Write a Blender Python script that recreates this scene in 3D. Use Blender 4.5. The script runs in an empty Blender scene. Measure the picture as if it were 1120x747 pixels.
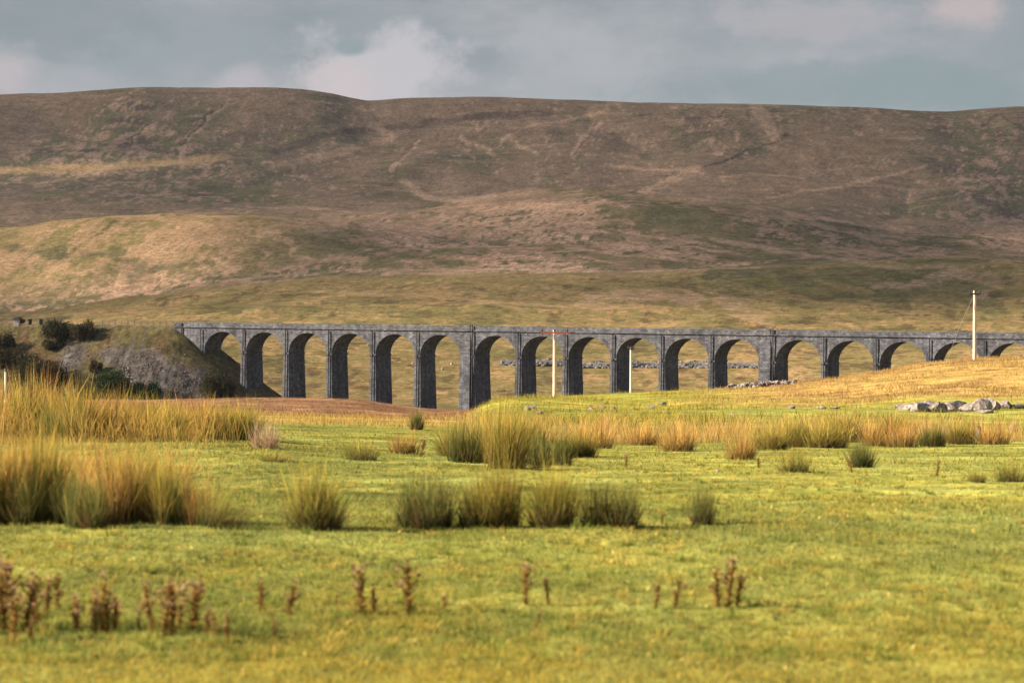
import bpy, math
import numpy as np

rng = np.random.default_rng(11)
S = bpy.context.scene
COL = S.collection
F, HROW, CX = 3000.0, 330.0, 560.0        # focal length in photo pixels, row of the horizon, middle column
EXPO = 1.65
HAZE = 1.1e-5
SUN_EL, SUN_PHI = math.radians(25), math.radians(5)
TOSUN = np.array([-math.cos(SUN_EL) * math.cos(SUN_PHI), -math.cos(SUN_EL) * math.sin(SUN_PHI), math.sin(SUN_EL)])


# ------------------------------------------------------------------ helpers
def tag(o, label=None, cat=None, group=None, kind=None):
    for k, v in (('label', label), ('category', cat), ('group', group), ('kind', kind)):
        if v:
            o[k] = v
    return o


def empty(name, loc, rz=0.0):
    o = bpy.data.objects.new(name, None)
    o.empty_display_size = 0.2
    COL.objects.link(o)
    o.location = loc
    o.rotation_euler = (0, 0, rz)
    return o


def make_mesh(name, V, faces, cols=None, smooth=False):
    """faces: list of (n,k) index arrays"""
    V = np.asarray(V, np.float32)
    me = bpy.data.meshes.new(name)
    me.vertices.add(len(V))
    me.vertices.foreach_set('co', V.ravel())
    idx = np.concatenate([np.asarray(f, np.int32).ravel() for f in faces])
    tot = np.concatenate([np.full(len(f), np.asarray(f).shape[1], np.int32) for f in faces])
    start = np.concatenate([[0], np.cumsum(tot)[:-1]]).astype(np.int32)
    me.loops.add(len(idx))
    me.loops.foreach_set('vertex_index', idx)
    me.polygons.add(len(tot))
    me.polygons.foreach_set('loop_start', start)
    me.polygons.foreach_set('loop_total', tot)
    me.polygons.foreach_set('use_smooth', np.full(len(tot), bool(smooth)))
    if cols is not None:
        a = me.attributes.new('Col', 'FLOAT_COLOR', 'POINT')
        c = np.ones((len(V), 4), np.float32)
        c[:, :3] = cols
        a.data.foreach_set('color', c.ravel())
    me.update(calc_edges=True)
    me.validate()
    return me


def link(name, me, mat, parent=None, loc=None):
    o = bpy.data.objects.new(name, me)
    if mat is not None and not me.materials:
        me.materials.append(mat)
    COL.objects.link(o)
    if parent is not None:
        o.parent = parent
    if loc is not None:
        o.location = loc
    return o


def _h(ix, iy, seed):
    n = (ix.astype(np.int64) * 374761393 + iy.astype(np.int64) * 668265263 + seed * 974711) & 0x7fffffff
    n = ((n ^ (n >> 13)) * 1274126177) & 0x7fffffff
    n = ((n ^ (n >> 16)) * 668265263) & 0x7fffffff
    return (n & 0xffffff) / float(0xffffff)


def vnoise(x, y, seed=0):
    ix, iy = np.floor(x), np.floor(y)
    fx, fy = x - ix, y - iy
    fx = fx * fx * fx * (fx * (fx * 6 - 15) + 10)
    fy = fy * fy * fy * (fy * (fy * 6 - 15) + 10)
    a, b = _h(ix, iy, seed), _h(ix + 1, iy, seed)
    c, d = _h(ix, iy + 1, seed), _h(ix + 1, iy + 1, seed)
    return (a + (b - a) * fx) * (1 - fy) + (c + (d - c) * fx) * fy


def fbm(x, y, octs=4, seed=0, gain=0.5):
    s, amp, tot = 0.0, 1.0, 0.0
    for k in range(octs):
        cs, sn = math.cos(0.6 * k + 0.3), math.sin(0.6 * k + 0.3)
        s = s + amp * vnoise((x * cs - y * sn) * 2 ** k + 17.3 * k, (x * sn + y * cs) * 2 ** k - 9.1 * k, seed + k)
        tot += amp
        amp *= gain
    return s / tot


def sstep(a, b, x):
    t = np.clip((x - a) / (b - a), 0, 1)
    return t * t * (3 - 2 * t)


def pchip(x, Y, xi):
    """monotone cubic along the last axis; x (n,), Y (...,n), xi (m,) -> (...,m)"""
    x = np.asarray(x, float)
    Y = np.asarray(Y, float)
    h = np.diff(x)
    d = np.diff(Y, axis=-1) / h
    m = np.zeros_like(Y)
    d0, d1 = d[..., :-1], d[..., 1:]
    w1, w2 = 2 * h[1:] + h[:-1], h[1:] + 2 * h[:-1]
    with np.errstate(divide='ignore', invalid='ignore'):
        mm = (w1 + w2) / (w1 / d0 + w2 / d1)
    m[..., 1:-1] = np.where(d0 * d1 > 0, mm, 0)
    m[..., 0], m[..., -1] = d[..., 0], d[..., -1]
    xi = np.clip(xi, x[0], x[-1])
    k = np.clip(np.searchsorted(x, xi, side='right') - 1, 0, len(x) - 2)
    t = (xi - x[k]) / h[k]
    t2, t3 = t * t, t * t * t
    return ((2 * t3 - 3 * t2 + 1) * Y[..., k] + (t3 - 2 * t2 + t) * h[k] * m[..., k]
            + (-2 * t3 + 3 * t2) * Y[..., k + 1] + (t3 - t2) * h[k] * m[..., k + 1])


# ------------------------------------------------------------------ materials
def nt(name):
    m = bpy.data.materials.new(name)
    m.use_nodes = True
    n = m.node_tree
    n.nodes.clear()
    return m, n, n.nodes, n.links


def N(nodes, typ, **kw):
    n = nodes.new(typ)
    for k, v in kw.items():
        if k in n.inputs.keys():
            n.inputs[k].default_value = v
        else:
            setattr(n, k, v)
    return n


def noise_factor(nodes, links, vec, scale, lo, hi, detail=4.0, a=0.3, b=0.7):
    t = N(nodes, 'ShaderNodeTexNoise', Scale=scale, Detail=detail, Roughness=0.6)
    links.new(vec, t.inputs['Vector'])
    r = N(nodes, 'ShaderNodeMapRange')
    r.inputs['From Min'].default_value = a
    r.inputs['From Max'].default_value = b
    r.inputs['To Min'].default_value = lo
    r.inputs['To Max'].default_value = hi
    links.new(t.outputs['Fac'], r.inputs['Value'])
    return r.outputs['Result']


def mul(nodes, links, a, b):
    m = N(nodes, 'ShaderNodeVectorMath', operation='MULTIPLY')
    links.new(a, m.inputs[0])
    links.new(b, m.inputs[1])
    return m.outputs[0]


def simple(name, col, rough=0.8, scale=8.0, lo=0.7, hi=1.25, bump=0.0, scale2=None):
    m, n, nodes, links = nt(name)
    tc = N(nodes, 'ShaderNodeTexCoord')
    rgb = N(nodes, 'ShaderNodeRGB')
    rgb.outputs[0].default_value = (*col, 1)
    c = mul(nodes, links, rgb.outputs[0], noise_factor(nodes, links, tc.outputs['Object'], scale, lo, hi))
    if scale2:
        c = mul(nodes, links, c, noise_factor(nodes, links, tc.outputs['Object'], scale2, lo, hi))
    p = N(nodes, 'ShaderNodeBsdfPrincipled', Roughness=rough)
    p.inputs['Specular IOR Level'].default_value = 0.25
    links.new(c, p.inputs['Base Color'])
    if bump:
        t = N(nodes, 'ShaderNodeTexNoise', Scale=scale * 1.7, Detail=5.0)
        links.new(tc.outputs['Object'], t.inputs['Vector'])
        b = N(nodes, 'ShaderNodeBump', Strength=0.8, Distance=bump)
        links.new(t.outputs['Fac'], b.inputs['Height'])
        links.new(b.outputs[0], p.inputs['Normal'])
    o = N(nodes, 'ShaderNodeOutputMaterial')
    links.new(p.outputs[0], o.inputs['Surface'])
    return m


def leafy(name, trans=0.35, tint_scale=None):
    m, n, nodes, links = nt(name)
    at = N(nodes, 'ShaderNodeAttribute', attribute_name='Col')
    c = at.outputs['Color']
    oi = N(nodes, 'ShaderNodeObjectInfo')
    r = N(nodes, 'ShaderNodeMapRange')
    r.inputs['To Min'].default_value = 0.85
    r.inputs['To Max'].default_value = 1.15
    links.new(oi.outputs['Random'], r.inputs['Value'])
    c = mul(nodes, links, c, r.outputs['Result'])
    d = N(nodes, 'ShaderNodeBsdfDiffuse')
    t = N(nodes, 'ShaderNodeBsdfTranslucent')
    links.new(c, d.inputs['Color'])
    links.new(c, t.inputs['Color'])
    mx = N(nodes, 'ShaderNodeMixShader', Fac=trans)
    links.new(d.outputs[0], mx.inputs[1])
    links.new(t.outputs[0], mx.inputs[2])
    o = N(nodes, 'ShaderNodeOutputMaterial')
    links.new(mx.outputs[0], o.inputs['Surface'])
    return m


def stone_wall_mat(name):
    m, n, nodes, links = nt(name)
    tc = N(nodes, 'ShaderNodeTexCoord')
    # coursed blocks: mapping along the wall (x) and height (z)
    sx = N(nodes, 'ShaderNodeSeparateXYZ')
    links.new(tc.outputs['Object'], sx.inputs[0])
    ad = N(nodes, 'ShaderNodeMath', operation='ADD')
    links.new(sx.outputs['X'], ad.inputs[0])
    links.new(sx.outputs['Y'], ad.inputs[1])
    cb = N(nodes, 'ShaderNodeCombineXYZ')
    links.new(ad.outputs[0], cb.inputs['X'])
    links.new(sx.outputs['Z'], cb.inputs['Y'])
    br = N(nodes, 'ShaderNodeTexBrick', Scale=1.0)
    br.inputs['Color1'].default_value = (0.064, 0.071, 0.090, 1)
    br.inputs['Color2'].default_value = (0.142, 0.138, 0.150, 1)
    br.inputs['Mortar'].default_value = (0.042, 0.046, 0.057, 1)
    br.inputs['Mortar Size'].default_value = 0.05
    br.inputs['Brick Width'].default_value = 1.15
    br.inputs['Row Height'].default_value = 0.55
    links.new(cb.outputs[0], br.inputs['Vector'])
    c = br.outputs['Color']
    c = mul(nodes, links, c, noise_factor(nodes, links, tc.outputs['Object'], 0.9, 0.66, 1.34, 5))
    c = mul(nodes, links, c, noise_factor(nodes, links, tc.outputs['Object'], 0.12, 0.68, 1.32, 3))
    # vertical weather streaks
    mp = N(nodes, 'ShaderNodeMapping')
    mp.inputs['Scale'].default_value = (0.8, 0.8, 0.06)
    links.new(tc.outputs['Object'], mp.inputs['Vector'])
    c = mul(nodes, links, c, noise_factor(nodes, links, mp.outputs[0], 1.0, 0.62, 1.3, 4))
    p = N(nodes, 'ShaderNodeBsdfPrincipled', Roughness=0.9)
    p.inputs['Specular IOR Level'].default_value = 0.15
    links.new(c, p.inputs['Base Color'])
    t = N(nodes, 'ShaderNodeTexNoise', Scale=2.0, Detail=5.0)
    links.new(tc.outputs['Object'], t.inputs['Vector'])
    b = N(nodes, 'ShaderNodeBump', Strength=0.7, Distance=0.15)
    links.new(t.outputs['Fac'], b.inputs['Height'])
    links.new(b.outputs[0], p.inputs['Normal'])
    o = N(nodes, 'ShaderNodeOutputMaterial')
    links.new(p.outputs[0], o.inputs['Surface'])
    return m


def ground_mat():
    m, n, nodes, links = nt('hill_ground')
    tc = N(nodes, 'ShaderNodeTexCoord')
    at = N(nodes, 'ShaderNodeAttribute', attribute_name='Col')
    c = at.outputs['Color']
    for sc, lo, hi, d in ((0.03, 0.84, 1.18, 6), (0.2, 0.55, 1.48, 7), (0.7, 0.62, 1.4, 4), (14.0, 0.7, 1.3, 4)):
        c = mul(nodes, links, c, noise_factor(nodes, links, tc.outputs['Object'], sc, lo, hi, d))
    p = N(nodes, 'ShaderNodeBsdfDiffuse', Roughness=0.6)
    links.new(c, p.inputs['Color'])
    t = N(nodes, 'ShaderNodeTexNoise', Scale=0.16, Detail=8.0, Roughness=0.65)
    links.new(tc.outputs['Object'], t.inputs['Vector'])
    b = N(nodes, 'ShaderNodeBump', Strength=0.55, Distance=1.6)
    links.new(t.outputs['Fac'], b.inputs['Height'])
    links.new(b.outputs[0], p.inputs['Normal'])
    o = N(nodes, 'ShaderNodeOutputMaterial')
    links.new(p.outputs[0], o.inputs['Surface'])
    return m


M_GROUND = ground_mat()
M_STONE = stone_wall_mat('weathered_gritstone')
M_PIPE = simple('dark_iron', (0.03, 0.03, 0.032), 0.7, 2.0)
M_LEAF = leafy('leaf_and_blade', 0.35)
M_BUSH = leafy('bush_leaf', 0.15)
M_BARK = simple('bark', (0.06, 0.045, 0.035), 0.9, 5.0)
M_LIME = simple('pale_limestone', (0.25, 0.215, 0.195), 0.9, 1.1, 0.45, 1.35, 0.12, 5.0)
M_SCAR = simple('scar_limestone', (0.135, 0.125, 0.118), 0.9, 0.5, 0.4, 1.4, 0.3, 1.5)
M_SCREE = simple('grey_scree', (0.118, 0.106, 0.100), 0.9, 0.7, 0.6, 1.25)
M_POLE = simple('pale_timber', (0.62, 0.54, 0.46), 0.8, 1.5, 0.85, 1.1)
M_RUST = simple('red_brown_timber', (0.42, 0.12, 0.07), 0.8, 2.0)
M_INS = simple('dark_insulator', (0.05, 0.04, 0.04), 0.4, 5.0)
M_WIRE = simple('grey_wire', (0.22, 0.2, 0.18), 0.5, 5.0)
M_POST = simple('old_post', (0.12, 0.1, 0.08), 0.9, 5.0)
M_BALLAST = simple('ballast', (0.14, 0.125, 0.115), 0.95, 3.0, 0.6, 1.3)

# ------------------------------------------------------------------ the viaduct's line (needed by the terrain: the embankment)
L_ARCH, KING, SPAN, PIER = 15.6, 3.3, 13.7, 1.9
V_A = math.atan(0.5)
VD = np.array([math.cos(V_A), -math.sin(V_A)])     # along, towards the right and nearer
VN = np.array([math.sin(V_A), math.cos(V_A)])      # away from the camera
V0 = np.array([-97.8, 872.0])                      # front face, left edge of the first arch
VW = 9.6
V_TOP = -6.69


def vtop(s):                                       # top of the parapet
    return V_TOP - 0.118 * s / L_ARCH


# ------------------------------------------------------------------ terrain
PX = np.array([-300, 0, 140, 250, 380, 470, 540, 620, 700, 780, 860, 940, 1020, 1120, 1400], float)
n15 = len(PX)
TAB = [  # distance (m), photo row of the ground there, per column
    (12, [755] * n15),
    (21, [576] * n15),
    (36, [521] * n15),
    (55, [480, 480, 480, 482, 490, 494, 498, 500, 500, 500, 500, 500, 500, 500, 500]),
    (85, [470, 470, 470, 470, 473, 476, 480, 484, 486, 486, 486, 486, 485, 484, 484]),
    (130, [460, 460, 459, 459, 462, 464, 465, 466, 464, 463, 464, 464, 464, 464, 464]),
    (200, [453, 452, 451, 450, 454, 456, 449, 450, 450, 449, 448, 449, 450, 449, 445]),
    (260, [449, 449, 447, 446, 448, 456, 438, 440, 442, 440, 439, 436, 430, 428, 425]),
    (320, [445, 445, 442, 441, 443, 455, 438, 434, 431, 429, 424, 418, 412, 404, 398]),
    (380, [441, 441, 438, 437.5, 438.5, 453, 442, 436, 430, 427, 421, 411, 398, 390.5, 384]),
    (430, [440, 440, 437, 437, 438, 448, 450, 442, 436, 432, 426, 415, 400, 392, 386]),
    (520, [470, 470, 468, 466, 460, 462, 465, 460, 455, 450, 446, 440, 432, 425, 420]),
    (700, [466, 466, 466, 466, 466, 466, 466, 464, 462, 460, 456, 452, 448, 444, 440]),
    (850, [455, 455, 455, 455, 456, 456, 456, 456, 456, 456, 455, 454, 452, 450, 448]),
    (1000, [434, 434, 434, 435, 436, 437, 438, 438, 438, 437, 435, 433, 430, 427, 425]),
    (1150, [398, 398, 398, 399, 401, 402, 403, 403, 403, 402, 400, 398, 395, 392, 390]),
    (1300, [370, 370, 370, 371, 373, 374, 375, 375, 375, 374, 373, 372, 370, 368, 366]),
    (1550, [352, 350, 346, 340, 334, 331, 332, 334, 335, 336, 337, 338, 338, 337, 336]),
    (2000, [350, 338, 318, 304, 298, 297, 296, 298, 299, 298, 296, 293, 291, 290, 288]),
    (2200, [353, 341, 320, 303, 294, 292, 290, 290, 290, 289, 287, 285, 283, 282, 280]),
    (2800, [262, 247, 230, 233, 243, 250, 252, 250, 248, 250, 254, 258, 262, 268, 272]),
    (3000, [266, 251, 235, 236, 240, 240, 236, 230, 229, 236, 246, 252, 257, 264, 270]),
    (3350, [232, 226, 222, 224, 226, 224, 216, 212, 214, 219, 228, 238, 246, 256, 262]),
    (3600, [205, 205, 206, 210, 216, 220, 217, 214, 214, 216, 221, 226, 230, 236, 240]),
    (4000, [165, 160, 158, 160, 168, 172, 170, 168, 165, 163, 165, 168, 170, 172, 175]),
]
SKY_PX = [-300, 0, 40, 80, 130, 160, 240, 320, 360, 385, 405, 450, 520, 620, 740, 840, 930, 1030, 1070, 1120, 1400]
SKY_ROW = [120, 110, 107.5, 104, 99, 97, 97, 98, 103, 109, 112, 109, 107.5, 110, 114, 116.5, 121, 125, 123, 121, 130]

th_f = np.arange(-13.6, 13.6001, 0.043)
th_m = np.concatenate([np.arange(-30, -13.6, 0.4), th_f, np.arange(14, 30.01, 0.4)])
th = np.radians(np.concatenate([np.arange(-180, -30, 5.0), th_m, np.arange(35, 180.1, 5.0)]))
r1 = 4 * 1.0075 ** np.arange(0, 365)
r1 = r1[r1 < 60]
r2 = 60 * 1.012 ** np.arange(0, 240)
r2 = r2[r2 < 800]
r = np.concatenate([[0.3, 1.0, 2.0, 3.0], r1, r2, np.arange(800, 960, 2.5), np.arange(960, 1400, 6.0), np.arange(1400, 4700, 9.0),
                    np.array([4750, 4850, 5000, 5300, 5800, 6500, 7500, 9000, 12000])])
colpx = np.where(np.abs(th) < math.radians(29.9), F * np.tan(np.clip(th, -0.55, 0.55)) + CX, np.where(th < 0, -900, 2000))
cp = np.clip(colpx, -299, 1399)
Ds = [0.0, 6.0] + [t[0] for t in TAB] + [4500.0, 5300.0, 12000.0]
Zc = np.zeros((len(th), len(Ds)))
Zc[:, 0], Zc[:, 1] = -1.66, -1.68
for k, (D, rows) in enumerate(TAB):
    pxs, rws = list(PX), list(rows)
    if 190 < D < 400:                      # the knoll starts with a short steep bank
        pxs.insert(6, 512.0)
        rws.insert(6, rws[5] * .9 + rws[6] * .1)
    rr = pchip(pxs, rws, cp)
    Zc[:, k + 2] = (HROW - rr) / F * D
zs = (HROW - pchip(SKY_PX, SKY_ROW, cp)) / F * 4500
Zc[:, -3], Zc[:, -2], Zc[:, -1] = zs, zs - 45, zs - 160
# smooth the controls across the view so that no radial creases show
ker = np.exp(-0.5 * (np.arange(-40, 41) / 7.0) ** 2)
ker /= ker.sum()
for k in range(2, len(Ds) - 3):
    Zc[:, k] = np.convolve(np.pad(Zc[:, k], 40, mode='edge'), ker, mode='valid')
Z = pchip(Ds, Zc, r)
TH, R = np.meshgrid(th, r, indexing='ij')
X, Y = R * np.sin(TH), R * np.cos(TH)

# relief: lumps and gullies of the moor, tussocks near the camera
fade_far = sstep(900, 1700, R) * (1 - 0.75 * sstep(4150, 4500, R))
gul = np.abs(fbm(X / 420 + 3, Y / 700, 4, 5) - 0.5) * 2
Z += fade_far * ((fbm(X / 260, Y / 330, 5, 21) - 0.5) * 20 + (gul - 0.3) * 26 * sstep(2200, 3200, R) + (fbm(X / 55, Y / 70, 3, 33) - 0.5) * 4)
mid = sstep(90, 200, R) * (1 - sstep(1200, 1700, R))
Z += mid * ((fbm(X / 14, Y / 22, 4, 41) - 0.5) * 0.8)
near = 1 - sstep(60, 160, R)
Z += near * ((fbm(X / 1.6, Y / 2.2, 4, 51) - 0.5) * 0.08) * sstep(4, 12, R)
Z += (fbm(X / 0.5, Y / 0.6, 3, 57) - 0.5) * 0.05 * (1 - sstep(40, 90, R)) * sstep(4, 12, R)
# crag steps on the summit
Z += 5 * np.exp(-((colpx[:, None] - 210) / 130.0) ** 2) * sstep(4300, 4420, R) * (1 - sstep(4600, 4800, R)) * (fbm(X / 60, Y / 60, 3, 77) - 0.5)

# railway embankment: trapezoid along the viaduct's line with a rounded end under the first arches
PXY = np.stack([X - V0[0] - VN[0] * VW / 2, Y - V0[1] - VN[1] * VW / 2], -1)
S_AX = PXY @ VD
T_AX = PXY @ VN
s_end = -15.5
dist = np.where(S_AX < s_end, np.abs(T_AX), np.hypot(S_AX - s_end, T_AX))
emb_n = (fbm(X / 9, Y / 9, 4, 61) - 0.5)
emb = (V_TOP - 0.118 * np.minimum(S_AX, s_end) / L_ARCH) - 1.2 - np.maximum(0, dist - 5.2) * 0.76 + emb_n * 1.6 * sstep(5.5, 12, dist)
emb = np.where((S_AX > -420) & (R > 600) & (R < 1300) & (np.abs(TH) < 0.7), emb, -999)
k_em = sstep(-0.6, 0.6, emb - Z)
isEmb = k_em
Z = np.where(emb > Z - 0.6, np.maximum(Z, emb), Z)

COLPX = np.broadcast_to(colpx[:, None], R.shape)
ROW = HROW - F * Z / np.maximum(Y, 0.3)


def zfun(x, y):
    x, y = np.asarray(x, float), np.asarray(y, float)
    a, rr = np.arctan2(x, y), np.hypot(x, y)
    i = np.clip(np.searchsorted(th, a) - 1, 0, len(th) - 2)
    j = np.clip(np.searchsorted(r, rr) - 1, 0, len(r) - 2)
    fa = np.clip((a - th[i]) / (th[i + 1] - th[i]), 0, 1)
    fr = np.clip((rr - r[j]) / (r[j + 1] - r[j]), 0, 1)
    return ((Z[i, j] * (1 - fr) + Z[i, j + 1] * fr) * (1 - fa) + (Z[i + 1, j] * (1 - fr) + Z[i + 1, j + 1] * fr) * fa)


def at(px, row, dmin=8.0, dmax=4500.0):
    """first ground point on the line of sight through a photo pixel, beyond dmin"""
    d = np.geomspace(dmin, dmax, 5000)
    x = (px - CX) / F * d
    z = zfun(x, d)
    ray = (HROW - row) / F * d
    hit = np.nonzero(z >= ray)[0]
    k = hit[0] if len(hit) else int(np.argmin(np.abs(z - ray) / d))
    return np.array([x[k], d[k], z[k]])


def on(px, d):
    x = (px - CX) / F * d
    return np.array([x, d, float(zfun(x, d))])


# ------------------------------------------------------------------ what grows on the ground: base colours per vertex
C = np.zeros(R.shape + (3,))


def lay(mask, col):
    global C
    C = C * (1 - mask[..., None]) + np.array(col) * mask[..., None]


GREEN, TAN, DARK, HEATH = (0.125, 0.105, 0.045), (0.300, 0.190, 0.105), (0.075, 0.068, 0.036), (0.085, 0.062, 0.050)
n1 = fbm(X / 130, Y / 420, 5, 101, 0.6)
n2 = fbm(X / 45, Y / 160, 5, 111, 0.62)
n3 = fbm(X / 300, Y / 800, 4, 121)
n4 = fbm(X / 18, Y / 60, 4, 131, 0.65)
n5 = fbm(X / 7, Y / 22, 4, 135, 0.7)
lay(np.ones_like(R), (0.135, 0.110, 0.052))
# upper fell: sombre green and heather brown
up = sstep(2900, 3500, R)
lay(up, (0.150, 0.110, 0.078))
lay(up * 0.9 * sstep(0.45, 0.55, n3 * 0.65 + n2 * 0.35), (0.106, 0.102, 0.058))
lay(up * 0.5 * sstep(0.50, 0.57, n1 * 0.3 + n5 * 0.7), (0.215, 0.148, 0.108))
lay(up * 0.75 * sstep(0.53, 0.59, n2 * 0.4 + n3 * .35 + n5 * 0.25), (0.085, 0.062, 0.056))
lay(up * 0.75 * sstep(0.545, 0.60, n4 * 0.3 + n3 * 0.35 + n5 * .35), (0.30, 0.20, 0.145))
# middle slopes: pale bent grass with green and dark patches
lo_ = sstep(1900, 2200, R) * (1 - sstep(2950, 3500, R + 350 * (n1 - 0.5)))
lay(lo_, (0.230, 0.150, 0.102))
lay(lo_ * sstep(0.43, 0.55, n2 * 0.4 + n5 * 0.6), (0.350, 0.230, 0.160))
lay(lo_ * 0.9 * sstep(0.50, 0.57, n1 * 0.45 + n4 * 0.25 + n5 * .3), (0.115, 0.100, 0.050))
lay(lo_ * 0.9 * sstep(0.54, 0.61, n2 * 0.4 + n3 * 0.2 + n5 * .4), (0.082, 0.074, 0.040))
# nearer slope behind the viaduct
lw = sstep(900, 1000, R) * (1 - sstep(1950, 2150, R))
lay(lw, (0.168, 0.132, 0.056))
lay(lw * sstep(0.44, 0.58, n2 * 0.3 + n5 * 0.7), (0.265, 0.178, 0.084))
lay(lw * .9 * sstep(0.50, 0.58, n1 * 0.4 + n4 * 0.3 + n5 * .3), (0.108, 0.102, 0.042))
lay(lw * .8 * sstep(0.56, 0.63, n4 * 0.4 + n5 * .6), (0.10, 0.070, 0.038))
tr1 = fbm(X / 160 + 0.15 * n3, Y / 14, 4, 181, 0.6)
tr2 = fbm(X / 60, Y / 7, 3, 185, 0.6)
hill = sstep(1500, 1900, R)
lay(hill * 0.28 * sstep(0.56, 0.66, tr1 * .6 + n2 * .4), (0.30, 0.20, 0.14))
lay(hill * 0.3 * sstep(0.57, 0.66, tr2 * .6 + n1 * .4), (0.066, 0.056, 0.044))
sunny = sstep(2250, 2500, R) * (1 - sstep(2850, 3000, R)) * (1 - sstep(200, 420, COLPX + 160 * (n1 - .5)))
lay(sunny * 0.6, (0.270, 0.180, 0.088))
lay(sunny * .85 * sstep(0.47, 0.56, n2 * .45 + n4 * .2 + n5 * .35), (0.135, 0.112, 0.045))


def stroke(pts, w, col, op=0.8, dmin=1500, dmax=4480, wob=3.0):
    """a beck, wall, track, strip of bleached grass or painted sun streak across the fell, given by where it runs"""
    m = np.zeros_like(R)
    px = COLPX + wob * (n4 - 0.5) * 4
    rw = ROW + wob * (n2 - 0.5) * 3
    ok = (R > dmin) & (R < dmax) & (np.abs(COLPX - CX) < 800)
    p, q = px[ok], rw[ok]
    best = np.full(p.shape, 1e9)
    for (ax, ay), (bx, by) in zip(pts[:-1], pts[1:]):
        dx, dy = bx - ax, by - ay
        t = np.clip(((p - ax) * dx + (q - ay) * dy) / (dx * dx + dy * dy), 0, 1)
        best = np.minimum(best, np.hypot(p - ax - t * dx, (q - ay - t * dy) * 1.2))
    m[ok] = op * (1 - sstep(w * 0.45, w * .85, best)) * (0.42 + 0.58 * sstep(0.42, 0.52, n5[ok] * .6 + n4[ok] * .4))
    lay(m, col)


T1, D1 = (0.33, 0.225, 0.155), (0.045, 0.038, 0.033)
stroke([(-160, 197), (0, 187), (120, 181), (245, 174)], 7, (0.28, 0.19, 0.105), 1.0)  # streak of sunlight put into the ground colour under the cloud gap
stroke([(-160, 198), (0, 188), (120, 182), (230, 175)], 5, (0.28, 0.19, 0.105), 0.9)  # narrower core of the same painted sun streak
stroke([(249, 110), (228, 132), (205, 152), (196, 182)], 5, T1)
stroke([(246, 112), (222, 134), (199, 160)], 2.0, D1, 0.9)
stroke([(168, 134), (150, 150), (138, 172), (105, 188), (40, 203)], 5, T1, 0.7)
stroke([(166, 135), (147, 152), (140, 166)], 2.0, D1, 0.9)
stroke([(456, 154), (442, 172), (428, 188)], 3.5, T1)
stroke([(454, 154), (440, 171)], 1.6, D1)
stroke([(505, 150), (524, 160), (540, 170)], 4, T1)
stroke([(556, 148), (566, 162), (588, 168)], 3.5, (0.32, 0.22, 0.15), 0.9)
stroke([(656, 136), (640, 150), (626, 172)], 6, T1)
stroke([(652, 138), (628, 170)], 1.6, D1)
stroke([(665, 120), (640, 130), (600, 135), (560, 140)], 3, T1, 0.6)
stroke([(826, 114), (836, 132), (848, 150)], 11, T1, 0.6)
stroke([(862, 148), (830, 164), (770, 182), (730, 202), (640, 222)], 2.5, D1, 0.8)
stroke([(765, 184), (735, 198), (700, 212)], 7, T1, 0.7)
stroke([(660, 180), (720, 186), (770, 190)], 3, T1, 0.6)
stroke([(1010, 183), (960, 196), (900, 206), (840, 216)], 3, T1, 0.6)
stroke([(880, 195), (820, 190), (790, 195)], 2.5, T1, 0.5)
stroke([(440, 200), (465, 214), (490, 220), (540, 216)], 6, T1, 0.6)
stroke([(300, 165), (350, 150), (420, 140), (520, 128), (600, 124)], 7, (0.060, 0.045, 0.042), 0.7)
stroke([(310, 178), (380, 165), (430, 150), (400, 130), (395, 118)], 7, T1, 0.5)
stroke([(1120, 145), (1090, 125), (1075, 140)], 2.2, D1, 0.6)
stroke([(130, 239), (98, 262), (60, 287)], 3.0, (0.09, 0.075, 0.035), 0.9, 2000, 3000)
stroke([(250, 306), (380, 296), (560, 295.5), (700, 297), (830, 293)], 1.6, (0.30, 0.22, 0.15), 0.7, 1700, 2400, 1.0)
stroke([(780, 262), (860, 276), (960, 290), (1060, 300)], 4, T1, 0.6, 1900, 3300)
stroke([(690, 250), (760, 262), (850, 282), (940, 272)], 5, (0.085, 0.078, 0.04), 0.6, 1900, 3300)
stroke([(400, 268), (450, 282), (520, 288)], 6, (0.080, 0.078, 0.036), 0.7, 1900, 3000)
stroke([(600, 270), (680, 284), (760, 290)], 6, (0.080, 0.078, 0.036), 0.7, 1900, 3000)
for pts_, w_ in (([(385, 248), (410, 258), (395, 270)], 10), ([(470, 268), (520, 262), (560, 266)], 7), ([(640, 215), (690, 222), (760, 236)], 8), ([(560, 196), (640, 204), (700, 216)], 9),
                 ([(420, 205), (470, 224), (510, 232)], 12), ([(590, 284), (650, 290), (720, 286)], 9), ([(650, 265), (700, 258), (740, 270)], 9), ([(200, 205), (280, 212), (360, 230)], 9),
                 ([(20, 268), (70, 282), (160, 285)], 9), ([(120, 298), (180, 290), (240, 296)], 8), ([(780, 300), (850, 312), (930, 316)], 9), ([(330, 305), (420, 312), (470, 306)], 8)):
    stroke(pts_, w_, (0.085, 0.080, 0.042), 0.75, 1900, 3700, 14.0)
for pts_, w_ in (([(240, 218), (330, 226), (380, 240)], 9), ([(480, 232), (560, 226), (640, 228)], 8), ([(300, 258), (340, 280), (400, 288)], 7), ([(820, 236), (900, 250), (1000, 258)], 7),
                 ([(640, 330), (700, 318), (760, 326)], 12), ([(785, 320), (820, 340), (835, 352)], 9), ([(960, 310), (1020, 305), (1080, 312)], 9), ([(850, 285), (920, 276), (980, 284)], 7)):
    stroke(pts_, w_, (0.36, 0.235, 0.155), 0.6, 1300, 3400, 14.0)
stroke([(340, 318), (470, 326), (560, 332), (700, 336)], 4, (0.34, 0.23, 0.12), 0.6, 1250, 2000)

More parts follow.
